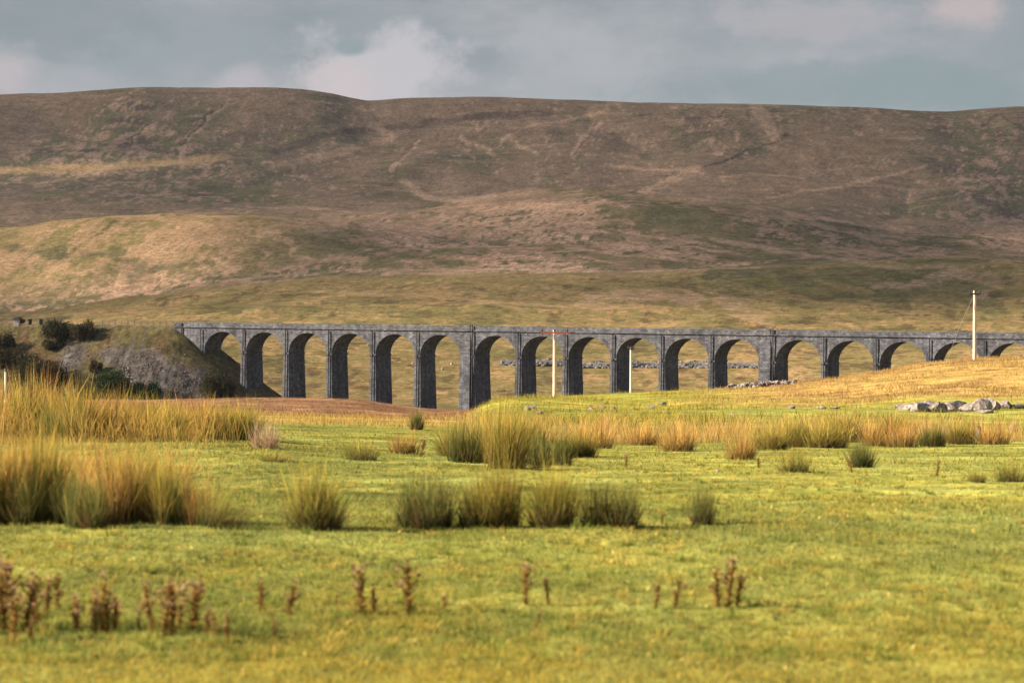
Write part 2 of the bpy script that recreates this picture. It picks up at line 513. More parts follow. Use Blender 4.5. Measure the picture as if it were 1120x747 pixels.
# embankment: rough olive turf with spills of grey stone
e1 = fbm(X / 7, Y / 7, 5, 141)
e2 = fbm(X / 2.0, Y / 2.0, 3, 143, 0.7)
lay(isEmb, (0.112, 0.094, 0.042))
lay(isEmb * sstep(0.5, 0.62, e1), (0.125, 0.085, 0.045))
lay(isEmb * 0.7 * sstep(0.5, 0.6, e2), (0.055, 0.050, 0.026))
scree = isEmb * np.clip(
    np.exp(-(((COLPX - 158 - (ROW - 405) * .5) / 30) ** 2 + ((ROW - 402) / 24) ** 2)) * 1.3 + np.exp(-(((COLPX - 80 + (ROW - 388) * .4) / 13) ** 2 + ((ROW - 390) / 17) ** 2)) * 1.4
    + np.exp(-(((COLPX - 205) / 42) ** 2 + ((ROW - 424) / 22) ** 2)) * 1.3 + np.exp(-(((COLPX - 128) / 22) ** 2 + ((ROW - 390) / 10) ** 2)) * .8, 0, 1.3)
lay(np.clip(sstep(0.38, 0.75, scree * (0.5 + e1)), 0, 1) * 0.85, (0.105, 0.090, 0.084))
lay(np.clip(scree, 0, 1) * sstep(0.58, 0.70, e2) * isEmb, (0.15, 0.135, 0.13))
lay(np.clip(scree, 0, 1) * sstep(0.42, 0.34, e2) * isEmb, (0.05, 0.044, 0.040))
lay(isEmb * (1 - sstep(4.4, 5.4, dist)), (0.16, 0.13, 0.105))

# near ground: the pasture, the brown slope on the left, the bleached moor on the right
pz = 1 - sstep(440, 560, R)
m1 = fbm(X / 3.0, Y / 6.0, 5, 151, 0.6)
m2 = fbm(X / 22, Y / 40, 4, 161)
m3 = fbm(X / 0.7, Y / 1.4, 4, 171, 0.6)
lay(pz, (0.205, 0.215, 0.056))
lay(pz * sstep(0.45, 0.62, m1 * .5 + m3 * .5), (0.30, 0.27, 0.058))
lay(pz * 0.6 * sstep(0.55, 0.64, m3 * .6 + m1 * .4), (0.11, 0.14, 0.032))
gold = sstep(215, 275, R + 50 * (m2 - .5) - 12 * sstep(900, 500, COLPX)) * sstep(690, 860, COLPX + 120 * (m2 - .5)) * pz
lay(gold, (0.40, 0.27, 0.085))
lay(gold * sstep(0.48, 0.6, m1), (0.30, 0.19, 0.07))
lay(gold * .8 * sstep(0.52, 0.60, m2 * .5 + m1 * .5), (0.25, 0.135, 0.065))
kn = sstep(200, 250, R) * (1 - gold) * pz * sstep(500, 545, COLPX)
lay(kn * 0.8, (0.27, 0.265, 0.050))
lay(kn * sstep(0.5, 0.62, m1 * .6 + m2 * .4), (0.38, 0.27, 0.06))
br = sstep(165, 215, R + 40 * (m2 - .5)) * (1 - sstep(500, 530, COLPX + 10 * (m1 - .5))) * pz
lay(br, (0.225, 0.125, 0.070))
lay(br * sstep(0.48, 0.62, m1), (0.30, 0.175, 0.09))
pale = sstep(110, 140, R) * (1 - sstep(170, 215, R)) * (1 - sstep(500, 540, COLPX)) * pz
lay(pale * 0.85, (0.40, 0.27, 0.09))

nt_, nr_ = R.shape
idx = np.arange(nt_ * nr_).reshape(nt_, nr_)
q = np.stack([idx[:-1, :-1], idx[:-1, 1:], idx[1:, 1:], idx[1:, :-1]], -1).reshape(-1, 4)
close = np.stack([idx[-1, :-1], idx[-1, 1:], idx[0, 1:], idx[0, :-1]], -1).reshape(-1, 4)
V = np.stack([X, Y, Z], -1).reshape(-1, 3)
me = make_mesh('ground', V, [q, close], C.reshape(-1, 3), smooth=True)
# outward (upward) normals
ground = link('ground', me, M_GROUND)
tag(ground, 'rolling pasture and moorland rising to the long brown fell', 'ground', kind='structure')


# ------------------------------------------------------------------ blades
def blades(P, h, w, lean, az, cb, ct, seg=3, curve=1.6):
    """tapered bent blades. P (n,3) roots; h height; w width; lean sideways reach; az direction of lean; cb/ct colours (n,3)"""
    n = len(P)
    t = np.linspace(0, 1, seg + 1)
    dirx, diry = np.cos(az), np.sin(az)
    fa = rng.uniform(0, math.pi * 2, n)
    sx, sy = np.cos(fa), np.sin(fa)
    V, Cc = [], []
    for k, tk in enumerate(t):
        off = lean * tk ** curve
        c = np.stack([P[:, 0] + dirx * off, P[:, 1] + diry * off, P[:, 2] + h * tk * (1 - 0.12 * tk * lean / np.maximum(h, 1e-3))], 1)
        wk = w * (1 - tk) ** 0.7 * 0.5
        col = cb + (ct - cb) * tk ** 1.2
        if k < seg:
            side = np.stack([sx * wk, sy * wk, np.zeros(n)], 1)
            V += [c - side, c + side]
            Cc += [col, col]
        else:
            V.append(c)
            Cc.append(col)
    m = len(V)
    V = np.stack(V, 1).reshape(-1, 3)
    Cc = np.stack(Cc, 1).reshape(-1, 3)
    base = (np.arange(n) * m)[:, None]
    quads = np.concatenate([base + np.array([2 * k, 2 * k + 1, 2 * k + 3, 2 * k + 2]) for k in range(seg - 1)]) if seg > 1 else np.zeros((0, 4), int)
    tri = base + np.array([2 * (seg - 1), 2 * seg - 1, 2 * seg])
    return V, quads, tri, Cc


def blade_mesh(name, parts):
    Vs, Q, T, Cs, o = [], [], [], [], 0
    for V, q_, t_, c in parts:
        Vs.append(V)
        Q.append(q_ + o)
        T.append(t_ + o)
        Cs.append(c)
        o += len(V)
    f = [np.concatenate(T)]
    qq = np.concatenate(Q)
    if len(qq):
        f.insert(0, qq)
    return make_mesh(name, np.concatenate(Vs), f, np.concatenate(Cs))


def pick(cols, n, jit=0.15):
    cols = np.array(cols)
    c = cols[rng.integers(0, len(cols), n)]
    return c * rng.uniform(1 - jit, 1 + jit, (n, 1)) * rng.uniform(0.94, 1.06, (n, 3))


# short turf of the pasture
def turf(n, row0, row1, px0, px1, hmin, hmax, wd, cb, ct, keep=None, dmin=8, name='x', seg=2, lean=0.6):
    u = rng.uniform(px0, px1, n)
    rw = rng.uniform(row0, row1, n)
    # rows become distances through the mean slope of the pasture
    dd = np.interp(rw, ROWS_D[::-1], D_D[::-1])
    x = (u - CX) / F * dd
    z = zfun(x, dd)
    P = np.stack([x, dd, z - 0.005], 1)
    if keep is not None:
        k = keep(u, dd, x)
        P, dd, u = P[k], dd[k], u[k]
    n = len(P)
    sc = np.clip(dd / 20, 0.75, 4.0)
    h = rng.uniform(hmin, hmax, n) * sc ** 0.45
    return P, h, wd * sc * rng.uniform(0.7, 1.3, n), h * rng.uniform(0.1, lean * 2, n), rng.uniform(0, 6.283, n), n, dd, u


D_D = np.array([9, 10, 12, 15, 18, 21, 26, 36, 45, 55, 70, 85, 110, 130.0])
ROWS_D = np.interp(D_D, [9, 12, 21, 36, 55, 85, 130], [890, 755, 576, 521, 494, 479, 463])
ROWS_D = np.where(D_D < 36, HROW + 1.70 * F / D_D, ROWS_D)
P, h, w, ln, az, n, dd, u = turf(190000, 468, 800, -90, 1210, 0.018, 0.05, 0.006, None, None)
pn = fbm(P[:, 0] / 0.9, P[:, 1] / 2.0, 4, 201, 0.6)
pm = fbm(P[:, 0] / 5, P[:, 1] / 9, 3, 211)
yel = np.clip(sstep(0.40, 0.62, pn * .6 + pm * .4) * 0.8 + 0.28 * sstep(15.5, 12.5, dd), 0, 1)[:, None]
cb = pick([(0.17, 0.19, 0.052), (0.22, 0.222, 0.058)], n) * (1 - yel) + pick([(0.26, 0.20, 0.035), (0.22, 0.19, 0.03)], n) * yel
ct = pick([(0.285, 0.325, 0.085), (0.36, 0.365, 0.092), (0.21, 0.275, 0.078)], n) * (1 - yel) + pick([(0.55, 0.40, 0.075), (0.43, 0.36, 0.07), (0.64, 0.47, 0.10)], n) * yel
o = link('short_grass', blade_mesh('short_grass', [blades(P, h, w, ln, az, cb, ct, 2)]), M_LEAF)
tag(o, 'short green and yellow pasture grass across the foreground', 'grass', kind='stuff')

# taller tussocks of the same grass, standing up out of the grazed turf
tr_, u_, td = None, rng.uniform(-90, 1210, 2600), 13.0 / np.sqrt(rng.uniform((13.0 / 95) ** 2, 1.0, 2600))
tx = (u_ - CX) / F * td
per = 26
kk = np.repeat(np.arange(2600), per)
rad_ = (0.03 + .08 * rng.uniform(0, 1, 2600) ** 2)[kk] * np.sqrt(rng.uniform(0, 1, len(kk)))
aa = rng.uniform(0, 6.283, len(kk))
gx_, gy_ = tx[kk] + rad_ * np.cos(aa), td[kk] + rad_ * np.sin(aa)
P = np.stack([gx_, gy_, zfun(gx_, gy_) - .005], 1)
n = len(P)
h = rng.uniform(.02, .06, n) * (0.5 + rng.uniform(0, 1, 2600)[kk])
tone = rng.integers(0, 4, 2600)[kk]
cb = np.array([(0.12, 0.155, 0.035), (0.17, 0.19, 0.04), (0.26, 0.21, 0.05), (0.13, 0.165, 0.04)])[tone] * rng.uniform(.8, 1.2, (n, 1))
ct = np.array([(0.26, 0.31, 0.065), (0.42, 0.40, 0.08), (0.72, 0.52, 0.12), (0.32, 0.35, 0.07)])[tone] * rng.uniform(.8, 1.2, (n, 1))
o = link('grass_tussocks', blade_mesh('grass_tussocks', [blades(P, h, np.full(n, .0055) * np.clip(td[kk] / 22, 1, 3), h * rng.uniform(.2, .9, n), aa, cb, ct, 3)]), M_LEAF)
tag(o, 'small uneven tussocks of longer grass dotted through the pasture', 'grass', kind='stuff')

# yellow leaves and bleached flecks lying in the turf
P, h, w, ln, az, n, dd, u = turf(650, 520, 800, -60, 1180, 0.012, 0.035, 0.016, None, None)
o = link('dead_leaves', blade_mesh('dead_leaves', [blades(P + [0, 0, .02], h, w, ln * 2, az, pick([(0.5, 0.33, 0.06), (0.55, 0.42, 0.16)], n), pick([(0.6, 0.42, 0.08), (0.62, 0.5, 0.25)], n), 2)]), M_LEAF)
tag(o, 'yellow and bleached dead leaves lying in the short grass', 'dead leaves', kind='stuff')


def scatter(n, px0, px1, d0, d1, keep):
    u_ = rng.uniform(px0, px1, n)
    d = rng.uniform(d0, d1, n)
    x = (u_ - CX) / F * d
    k = keep(u_, d, x)
    u_, d, x = u_[k], d[k], x[k]
    return np.stack([x, d, zfun(x, d) - 0.01], 1), u_, d


def tall(name, P, hm, wd, cbs, cts, lean=0.35, seg=3):
    n = len(P)
    h = hm * rng.uniform(0.55, 1.15, n)
    return link(name, blade_mesh(name, [blades(P, h, wd * rng.uniform(.6, 1.4, n), h * lean * rng.uniform(.2, 1.6, n), rng.uniform(0, 6.283, n), pick(cbs, n), pick(cts, n), seg)]), M_LEAF)


# bleached moor grass over the rise on the right
def kp(u_, d, x):
    nz = fbm(x / 9, d / 16, 3, 301)
    return rng.uniform(0, 1, len(u_)) < sstep(690, 860, u_ + 120 * (nz - .5)) * sstep(205, 275, d + 80 * (nz - .5)) * sstep(0.30, 0.62, nz + 0.1)


P, _, d = scatter(120000, 640, 1290, 150, 430, kp)
pn = fbm(P[:, 0] / 7, P[:, 1] / 9, 4, 331)
hm_ = 0.12 + 0.34 * sstep(.42, .66, pn)
pb = fbm(P[:, 0] / 16, P[:, 1] / 22, 4, 333) > .56
o = tall('brown_moor_grass', P[pb], hm_[pb] * 1.1, 0.05, [(0.24, 0.14, 0.06), (0.22, 0.16, 0.05)], [(0.46, 0.24, 0.11), (0.38, 0.19, 0.10), (0.50, 0.33, 0.12)], 0.7, 2)
tag(o, 'russet brown patches of moor grass within the golden rise on the right', 'moor grass', kind='stuff')
P, hm_ = P[~pb], hm_[~pb]
o = tall('moor_grass', P, hm_, 0.05, [(0.34, 0.23, 0.075), (0.30, 0.22, 0.065)], [(0.52, 0.36, 0.14), (0.46, 0.30, 0.10), (0.42, 0.24, 0.12), (0.56, 0.42, 0.20)], 0.7, 2)
tag(o, 'bleached golden moor grass covering the rise on the right', 'moor grass', kind='stuff')


# rough green and yellow grass on the knoll in the middle
def kp(u_, d, x):
    nz = fbm(x / 6, d / 12, 3, 305)
    return rng.uniform(0, 1, len(u_)) < sstep(500, 545, u_) * (1 - 0.7 * sstep(760, 880, u_)) * sstep(0.40, 0.58, nz)


P, _, d = scatter(50000, 500, 1130, 120, 400, kp)
o = tall('rough_grass', P, 0.18 + .45 * sstep(.42, .66, fbm(P[:, 0] / 3, P[:, 1] / 4, 4, 337)), 0.04, [(0.16, 0.16, 0.03), (0.24, 0.19, 0.04)], [(0.46, 0.38, 0.06), (0.58, 0.41, 0.09), (0.28, 0.29, 0.05)], 0.5, 2)
tag(o, 'rough yellow green grass on the low knoll in front of the piers', 'rough grass', kind='stuff')


# brown sedge on the left slope
def kp(u_, d, x):
    nz = fbm(x / 8, d / 20, 3, 311)
    return rng.uniform(0, 1, len(u_)) < (1 - sstep(500, 530, u_)) * sstep(0.30, 0.60, nz)


P, _, d = scatter(45000, -120, 530, 150, 440, kp)
o = tall('brown_sedge', P, 0.3, 0.04, [(0.17, 0.09, 0.05), (0.14, 0.08, 0.05)], [(0.32, 0.18, 0.10), (0.26, 0.14, 0.08), (0.38, 0.23, 0.12)], 0.5, 2)
tag(o, 'red brown sedge on the slope below the left end of the viaduct', 'sedge', kind='stuff')


# pale fringe between pasture and brown slope
def kp(u_, d, x):
    nz = fbm(x / 3, d / 6, 3, 313)
    return rng.uniform(0, 1, len(u_)) < sstep(0.35, 0.6, nz)


P, _, d = scatter(14000, -60, 560, 105, 185, kp)
o = tall('dry_grass', P, 0.33, 0.022, [(0.25, 0.19, 0.05), (0.30, 0.2, 0.07)], [(0.64, 0.44, 0.13), (0.56, 0.4, 0.08)], 0.45, 3)
tag(o, 'fringe of dry golden grass between the pasture and the brown slope', 'dry grass', kind='stuff')


# band of pinkish tall grass across the middle distance
def kp(u_, d, x):
    nz = fbm(x / 1.6, d / 2.2, 3, 317)
    edge = 78 + 10 * sstep(560, 900, u_)
    return (d > edge + 8 * (nz - .5)) & (d < edge + 26 + 14 * (nz - .5)) & (rng.uniform(0, 1, len(u_)) < sstep(0.40, 0.60, nz * .6 + .4 * fbm(x / 5, d / 9, 3, 318)) * sstep(485, 560, u_))


P, u_, d = scatter(60000, 470, 1240, 70, 130, kp)
o = tall('tall_grass_band', P, .34 + .62 * sstep(.36, .66, fbm(P[:, 0] / 1.3, P[:, 1] / 2, 3, 341)), 0.014, [(0.28, 0.22, 0.06), (0.36, 0.22, 0.09), (0.20, 0.19, 0.05)], [(0.80, 0.45, 0.18), (0.74, 0.38, 0.17), (0.78, 0.52, 0.12)], 0.38, 3)
tag(o, 'long band of pinkish tan seeding grass across the middle distance', 'tall grass', kind='stuff')


# tall grass at the left
def kp(u_, d, x):
    nz = fbm(x / 0.9, d / 1.6, 3, 319)
    return rng.uniform(0, 1, len(u_)) < sstep(0.36, 0.58, nz) * (1 - sstep(180, 290, u_))


P, u_, d = scatter(11000, -70, 300, 52, 70, kp)
lim = 0.62 + 0.42 * sstep(200, 20, u_)
lim = lim * (.6 + .75 * sstep(.36, .66, fbm(P[:, 0] / .8, P[:, 1] / 1.5, 3, 343)))
o = tall('tall_dry_grass', P, lim, 0.015, [(0.19, 0.16, 0.04), (0.24, 0.16, 0.06)], [(0.85, 0.50, 0.14), (0.72, 0.48, 0.08), (0.60, 0.32, 0.10), (0.40, 0.33, 0.06)], 0.4, 3)
tag(o, 'tall dry golden grass filling the far side of the left margin', 'tall grass', kind='stuff')


def kp(u_, d, x):
    nz = fbm(x / 0.5, d / 0.9, 3, 323)
    return rng.uniform(0, 1, len(u_)) < sstep(0.36, 0.56, nz) * (1 - sstep(150, 225, u_))


P, u_, d = scatter(3000, -70, 230, 21.5, 29, kp)
o = tall('reddish_tall_grass', P, 0.60, 0.008, [(0.12, 0.11, 0.03), (0.17, 0.11, 0.04)], [(0.78, 0.40, 0.12), (0.56, 0.26, 0.09), (0.74, 0.48, 0.09), (0.32, 0.26, 0.05)], 0.42, 3)
tag(o, 'reddish tall seeding grass among the rushes at the left edge', 'tall grass', kind='stuff')


# knee-high golden grass between the two thickets on the left
def kp(u_, d, x):
    nz = fbm(x / 1.0, d / 2.0, 3, 351)
    return rng.uniform(0, 1, len(u_)) < sstep(0.40, 0.60, nz) * (1 - sstep(120, 380, u_ + 200 * (nz - .5)))


P, u_, d = scatter(16000, -80, 420, 29, 56, kp)
o = tall('golden_grass', P, .07 + .17 * sstep(330, 0, u_), 0.009, [(0.24, 0.21, 0.055), (0.32, 0.22, 0.07)], [(0.66, 0.46, 0.11), (0.70, 0.44, 0.15), (0.42, 0.38, 0.08)], 0.6, 3)
tag(o, 'low golden grass between the near and far thickets on the left', 'grass', kind='stuff')


# ------------------------------------------------------------------ rush tufts: one thing each
def tuft_mesh(name, n, spread, green, top, brown=0.2, fan=0.55):
    """unit-height tuft"""
    a = rng.uniform(0, 6.283, n)
    rr = rng.uniform(0, 1, n) ** 0.75 * spread * (1 + 0.30 * np.sin(2 * a + rng.uniform(0, 6)) + 0.22 * np.sin(5 * a + rng.uniform(0, 6)))
    # stems stand in several bunches rather than evenly
    bn = rng.normal(0, spread * .33, (7, 2))
    bi = rng.integers(0, 7, n)
    P = np.stack([np.cos(a) * rr * 0.42 + bn[bi, 0], np.sin(a) * rr * 0.42 + bn[bi, 1], np.full(n, -0.03)], 1)
    bh = rng.uniform(.72, 1.18, 7)[bi]
    h = np.clip(rng.normal(0.84, 0.20, n), .22, 1.25) * bh * (1 - 0.22 * np.clip(rr / spread, 0, 1) ** 2)
    lean = rr * fan / max(spread, .01) * rng.uniform(0.3, 1.7, n) * 0.8
    az_ = a + rng.normal(0, 0.9, n)
    lean = lean + rng.exponential(.09, n)
    cb_ = pick(green, n, .35)
    ct_ = pick(top, n, .35)
    k = rng.uniform(0, 1, n) < brown
    cb_[k] = pick([(0.22, 0.14, 0.055), (0.16, 0.10, 0.05)], k.sum())
    ct_[k] = pick([(0.42, 0.26, 0.10), (0.34, 0.19, 0.08)], k.sum())
    p1 = blades(P, h, 0.0155 * rng.choice([.7, .9, 1.1, 1.9], n, p=[.35, .3, .25, .1]), lean, az_, cb_, ct_, 4, 1.5)
    # bent dead blades low around the base
    m_ = n // 5
    a = rng.uniform(0, 6.283, m_)
    P2 = np.stack([np.cos(a) * spread * .5, np.sin(a) * spread * .5, np.full(m_, -0.02)], 1)
    p2 = blades(P2, rng.uniform(.2, .5, m_), np.full(m_, .018), rng.uniform(.15, .45, m_), a, pick([(0.14, 0.10, 0.05)], m_), pick([(0.34, 0.22, 0.09)], m_), 3, 1.2)
    return blade_mesh(name, [p1, p2])


G1 = [(0.035, 0.066, 0.030), (0.058, 0.088, 0.034), (0.026, 0.048, 0.022)]
TY = [(0.48, 0.40, 0.07), (0.70, 0.52, 0.09), (0.28, 0.30, 0.06), (0.36, 0.34, 0.07)]
TG = [(0.20, 0.205, 0.055), (0.16, 0.175, 0.05), (0.38, 0.31, 0.08)]
TT = [(0.78, 0.44, 0.11), (0.68, 0.35, 0.10), (0.80, 0.54, 0.11)]
TP = [(0.60, 0.44, 0.30), (0.55, 0.38, 0.24)]
TUFT = {
    'fan': tuft_mesh('rush_fan', 900, 0.66, G1, TY, 0.12, 0.62),
    'green': tuft_mesh('rush_green', 800, 0.54, G1, TG, 0.06, 0.40),
    'narrow': tuft_mesh('rush_narrow', 460, 0.34, G1, TG, 0.04, 0.18),
    'yellow': tuft_mesh('rush_yellow', 860, 0.56, G1 + [(0.14, 0.13, 0.035), (0.20, 0.16, 0.045)], TT[:1] + TY + TY, 0.16, 0.48),
    'tan': tuft_mesh('rush_tan', 460, 0.58, [(0.22, 0.19, 0.055), (0.28, 0.19, 0.07), (0.15, 0.14, 0.04)], TT, 0.35, 0.42),
    'low': tuft_mesh('rush_low', 420, 0.8, G1, TY, 0.2, 0.9),
    'pale': tuft_mesh('rush_pale', 300, 0.5, [(0.35, 0.24, 0.15)], TP, 0.0, 0.5),
}


def tuft(kind, px, row, hp, label, group=None, wf=1.0, lean=0.0, dmin=8, name='rush_tuft'):
    p = at(px, row, dmin)
    o = bpy.data.objects.new(name, TUFT[kind])
    if not TUFT[kind].materials:
        TUFT[kind].materials.append(M_LEAF)
    COL.objects.link(o)
    s = hp / F * p[1] * 1.12
    o.location = p - np.array([0, 0, 0.01])
    o.scale = (s * wf * 1.12, s * wf * 1.12, s)
    o.rotation_euler = (0, lean, rng.uniform(0, 6.28))
    tag(o, label, 'rush tuft', group)
    return o


FR = [
    ('low', 244, 579, 42, 'low dark rush tuft splayed to the right at the end of the left thicket', 0.75),
    ('fan', 349, 579, 74, 'broad fan shaped rush tuft standing alone with a yellow top and brown right side', 0.62),
    ('green', 471, 577, 64, 'full dark green rush tuft at the left end of the middle row', 0.75),
    ('narrow', 517, 576, 46, 'small dark rush tuft second from the left in the middle row', 0.9),
    ('yellow', 543, 577, 72, 'tall yellowish rush tuft close beside the broadest tuft of the middle row', 0.55),
    ('fan', 601, 577, 72, 'broadest rush tuft of the middle row with a golden top', 0.55),
    ('green', 674, 576, 52, 'isolated squat green rush tuft right of the broad golden one', 0.85),
    ('narrow', 766, 574, 44, 'narrow upright green rush tuft standing alone on the right', 0.8),
    ('green', 512, 506, 48, 'dark hearted rush tuft at the left end of the golden mid distance clump', 0.55),
    ('yellow', 556, 512, 64, 'tallest golden rush tuft in the mid distance clump', 0.6),
    ('narrow', 592, 512, 38, 'dark green rush tuft on the right flank of the tallest golden one', 0.9),
    ('narrow', 615, 509, 34, 'small green rush tuft ending the golden mid distance clump on the right', 1.0),
    ('yellow', 532, 500, 45, 'golden rush tuft between the dark hearted tuft and the tallest golden one', 0.7),
    ('green', 943, 511, 30, 'compact dark green rush tuft below the limestone outcrop', 0.75),
    ('low', 868, 516, 26, 'low straggling yellow rush tuft left of the compact dark green one', 0.9),
    ('tan', 812, 503, 34, 'tan rush tuft with a dark foot at the right end of the pink grass band', 0.75),
    ('yellow', 868, 489, 32, 'yellow rush tuft behind the low straggling one', 0.8),
    ('yellow', 905, 490, 30, 'wide yellow rush tuft just behind and left of the compact dark green one', 1.1),
    ('tan', 965, 488, 34, 'large tan rush tuft behind and right of the compact dark green one', 1.0),
    ('green', 1019, 489, 26, 'bright green rush tuft in front of the half buried boulders on the right', 0.8),
    ('yellow', 1050, 486, 26, 'brownish rush tuft beside the half buried boulders on the right', 0.9),
    ('low', 1108, 527, 26, 'dull dark rush tuft at the right edge of the pasture', 0.7),
    ('low', 1066, 527, 14, 'very small dark tuft left of the tuft at the right edge', 0.9),
    ('low', 398, 503, 26, 'low tawny rush tuft in the green hollow left of the golden clump', 0.8),
    ('tan', 440, 496, 24, 'short tan rush tuft beside the leaning dead stalk', 1.1),
    ('pale', 291, 490, 32, 'pale whitish pink dry grass tuft right of the tall golden grass', 0.8),
    ('low', 306, 505, 12, 'dark flattened little tuft below the pale whitish one', 1.6),
    ('narrow', 455, 470, 22, 'small green tuft at the edge of the brown slope', 1.0),
    ('yellow', 497, 500, 34, 'golden rush tuft at the left rear of the mid distance clump', 0.9),
    ('yellow', 572, 500, 46, 'pale golden tuft behind and right of the tallest golden one', 0.9),
    ('tan', 541, 507, 40, 'tawny tuft at the left foot of the tallest golden one', 0.9),
    ('yellow', 632, 500, 30, 'golden tuft at the right rear of the mid distance clump', 1.0),
    ('yellow', 925, 483, 30, 'golden tuft between the two wide yellow tufts left of the limestone outcrop', 1.2),
    ('yellow', 985, 478, 26, 'yellow tuft behind the large tan one, below the outcrop', 1.3),
    ('yellow', 846, 492, 26, 'low golden tuft at the far right end of the pink band', 1.2),
]
for k, px, row, hp, lab, wf in FR:
    tuft(k, px, row, hp, lab, None, wf, 0.35 if px == 244 else rng.normal(0, .04))
LEFT = 'rush tufts crowded along the left edge'
for px, row, hp, k, wf in ((-32, 573, 95, 'yellow', .6), (14, 571, 92, 'tan', .6), (52, 569, 96, 'yellow', .55), (72, 572, 60, 'green', .6), (98, 578, 70, 'green', .55), (122, 572, 90, 'tan', .6),
                           (150, 570, 86, 'yellow', .6), (176, 572, 78, 'yellow', .55), (198, 573, 62, 'green', .5), (214, 574, 62, 'tan', .5), (28, 574, 66, 'green', .6)):
    tuft(k, px, row, hp * (.98 if px < 70 else .84), 'tall rush tuft with reddish seeding tops in the near thicket at the left edge', LEFT, wf, rng.normal(0, .05))
BACK = 'tall golden tufts in the far thicket on the left'
for px, row, hp, k, wf in ((-20, 480, 62, 'tan', .8), (20, 480, 62, 'yellow', .8), (48, 479, 66, 'tan', .75), (82, 480, 56, 'yellow', .8), (118, 480, 48, 'tan', .8), (148, 479, 46, 'yellow', .9),
                           (180, 480, 40, 'yellow', .9), (212, 480, 42, 'tan', .9), (238, 481, 40, 'yellow', .9), (264, 481, 38, 'yellow', .9), (66, 482, 40, 'green', .8)):
    tuft(k, px, row, hp, 'tall golden rush tuft in the thicket in front of the embankment bushes', BACK, wf, rng.normal(0, .05), 40)
MIDB = 'tan tufts along the pink grass band'
for px, row, hp in ((652, 490, 30), (702, 487, 26), (741, 494, 30), (985, 489, 26), (1088, 486, 26)):
    tuft('tan', px, row, hp, 'tan rush tuft merging into the long pinkish grass band', MIDB, 1.1, 0, 40)


# ------------------------------------------------------------------ thistles
def tube(pts, rad, k=6):
    pts = np.asarray(pts, float)
    rad = np.broadcast_to(rad, (len(pts),))
    V, Fq = [], []
    for i, p in enumerate(pts):
        d = pts[min(i + 1, len(pts) - 1)] - pts[max(i - 1, 0)]
        d /= np.linalg.norm(d) + 1e-9
        up = np.array([1, 0, 0]) if abs(d[0]) < 0.9 else np.array([0, 1, 0])
        a = np.cross(d, up)
        a /= np.linalg.norm(a)
        b = np.cross(d, a)
        for j in range(k):
            t = 2 * math.pi * j / k
            V.append(p + rad[i] * (a * math.cos(t) + b * math.sin(t)))
    for i in range(len(pts) - 1):
        for j in range(k):
            Fq.append((i * k + j, i * k + (j + 1) % k, (i + 1) * k + (j + 1) % k, (i + 1) * k + j))
    c0, c1 = len(V), len(V) + 1
    V += [pts[0], pts[-1]]
    T = []
    for j in range(k):
        T.append((c0, (j + 1) % k, j))
        T.append((c1, (len(pts) - 1) * k + j, (len(pts) - 1) * k + (j + 1) % k))
    return np.array(V), np.array(Fq), np.array(T)


def join(parts):
    Vs, Q, T, o = [], [], [], 0
    for V, q_, t_ in parts:
        Vs.append(V)
        if len(q_):
            Q.append(q_ + o)
        if len(t_):
            T.append(t_ + o)
        o += len(V)
    f = []
    if Q:
        f.append(np.concatenate(Q))
    if T:
        f.append(np.concatenate(T))
    return np.concatenate(Vs), f


M_STEM = simple('thistle_stem', (0.24, 0.135, 0.05), 0.9, 30)
M_DOWN = simple('thistle_down', (0.62, 0.50, 0.42), 0.9, 40, 0.8, 1.1)


def lumpy(n, rad, seed, amp=0.3, sz=1.0, rz=1.0):
    """rounded lump: uv grid with noise"""
    lat, lon = 8, 12
    V = []
    for i in range(lat + 1):
        f = math.pi * i / lat
        for j in range(lon):
            t = 2 * math.pi * j / lon
            V.append((math.sin(f) * math.cos(t), math.sin(f) * math.sin(t), math.cos(f)))
    V = np.array(V)
    nn = fbm(V[:, 0] * 1.7 + seed * 3.1 + 50, V[:, 1] * 1.7 + V[:, 2] * 2.3 + seed + 50, 3, seed) - 0.5
    V = V * (1 + amp * 2 * nn[:, None]) * rad * np.array([1, sz, rz])
    Q = [(i * lon + j, i * lon + (j + 1) % lon, (i + 1) * lon + (j + 1) % lon, (i + 1) * lon + j) for i in range(lat) for j in range(lon)]
    return V, np.array(Q), np.zeros((0, 3), int)


def rock(rad, seed, sy=1.0, sz=1.0, cuts=13):
    """broken stone: a ball cut flat by random planes"""
    g_ = np.random.default_rng(seed)
    V, q_, t_ = lumpy(0, 1.15, seed, .22)
    for _ in range(cuts):
        nn_ = g_.normal(0, 1, 3)
        nn_ /= np.linalg.norm(nn_)
        d_ = g_.uniform(.55, .88)
        V = V - np.maximum(0, V @ nn_ - d_)[:, None] * nn_
    return V * rad * np.array([1, sy, sz]), q_, t_


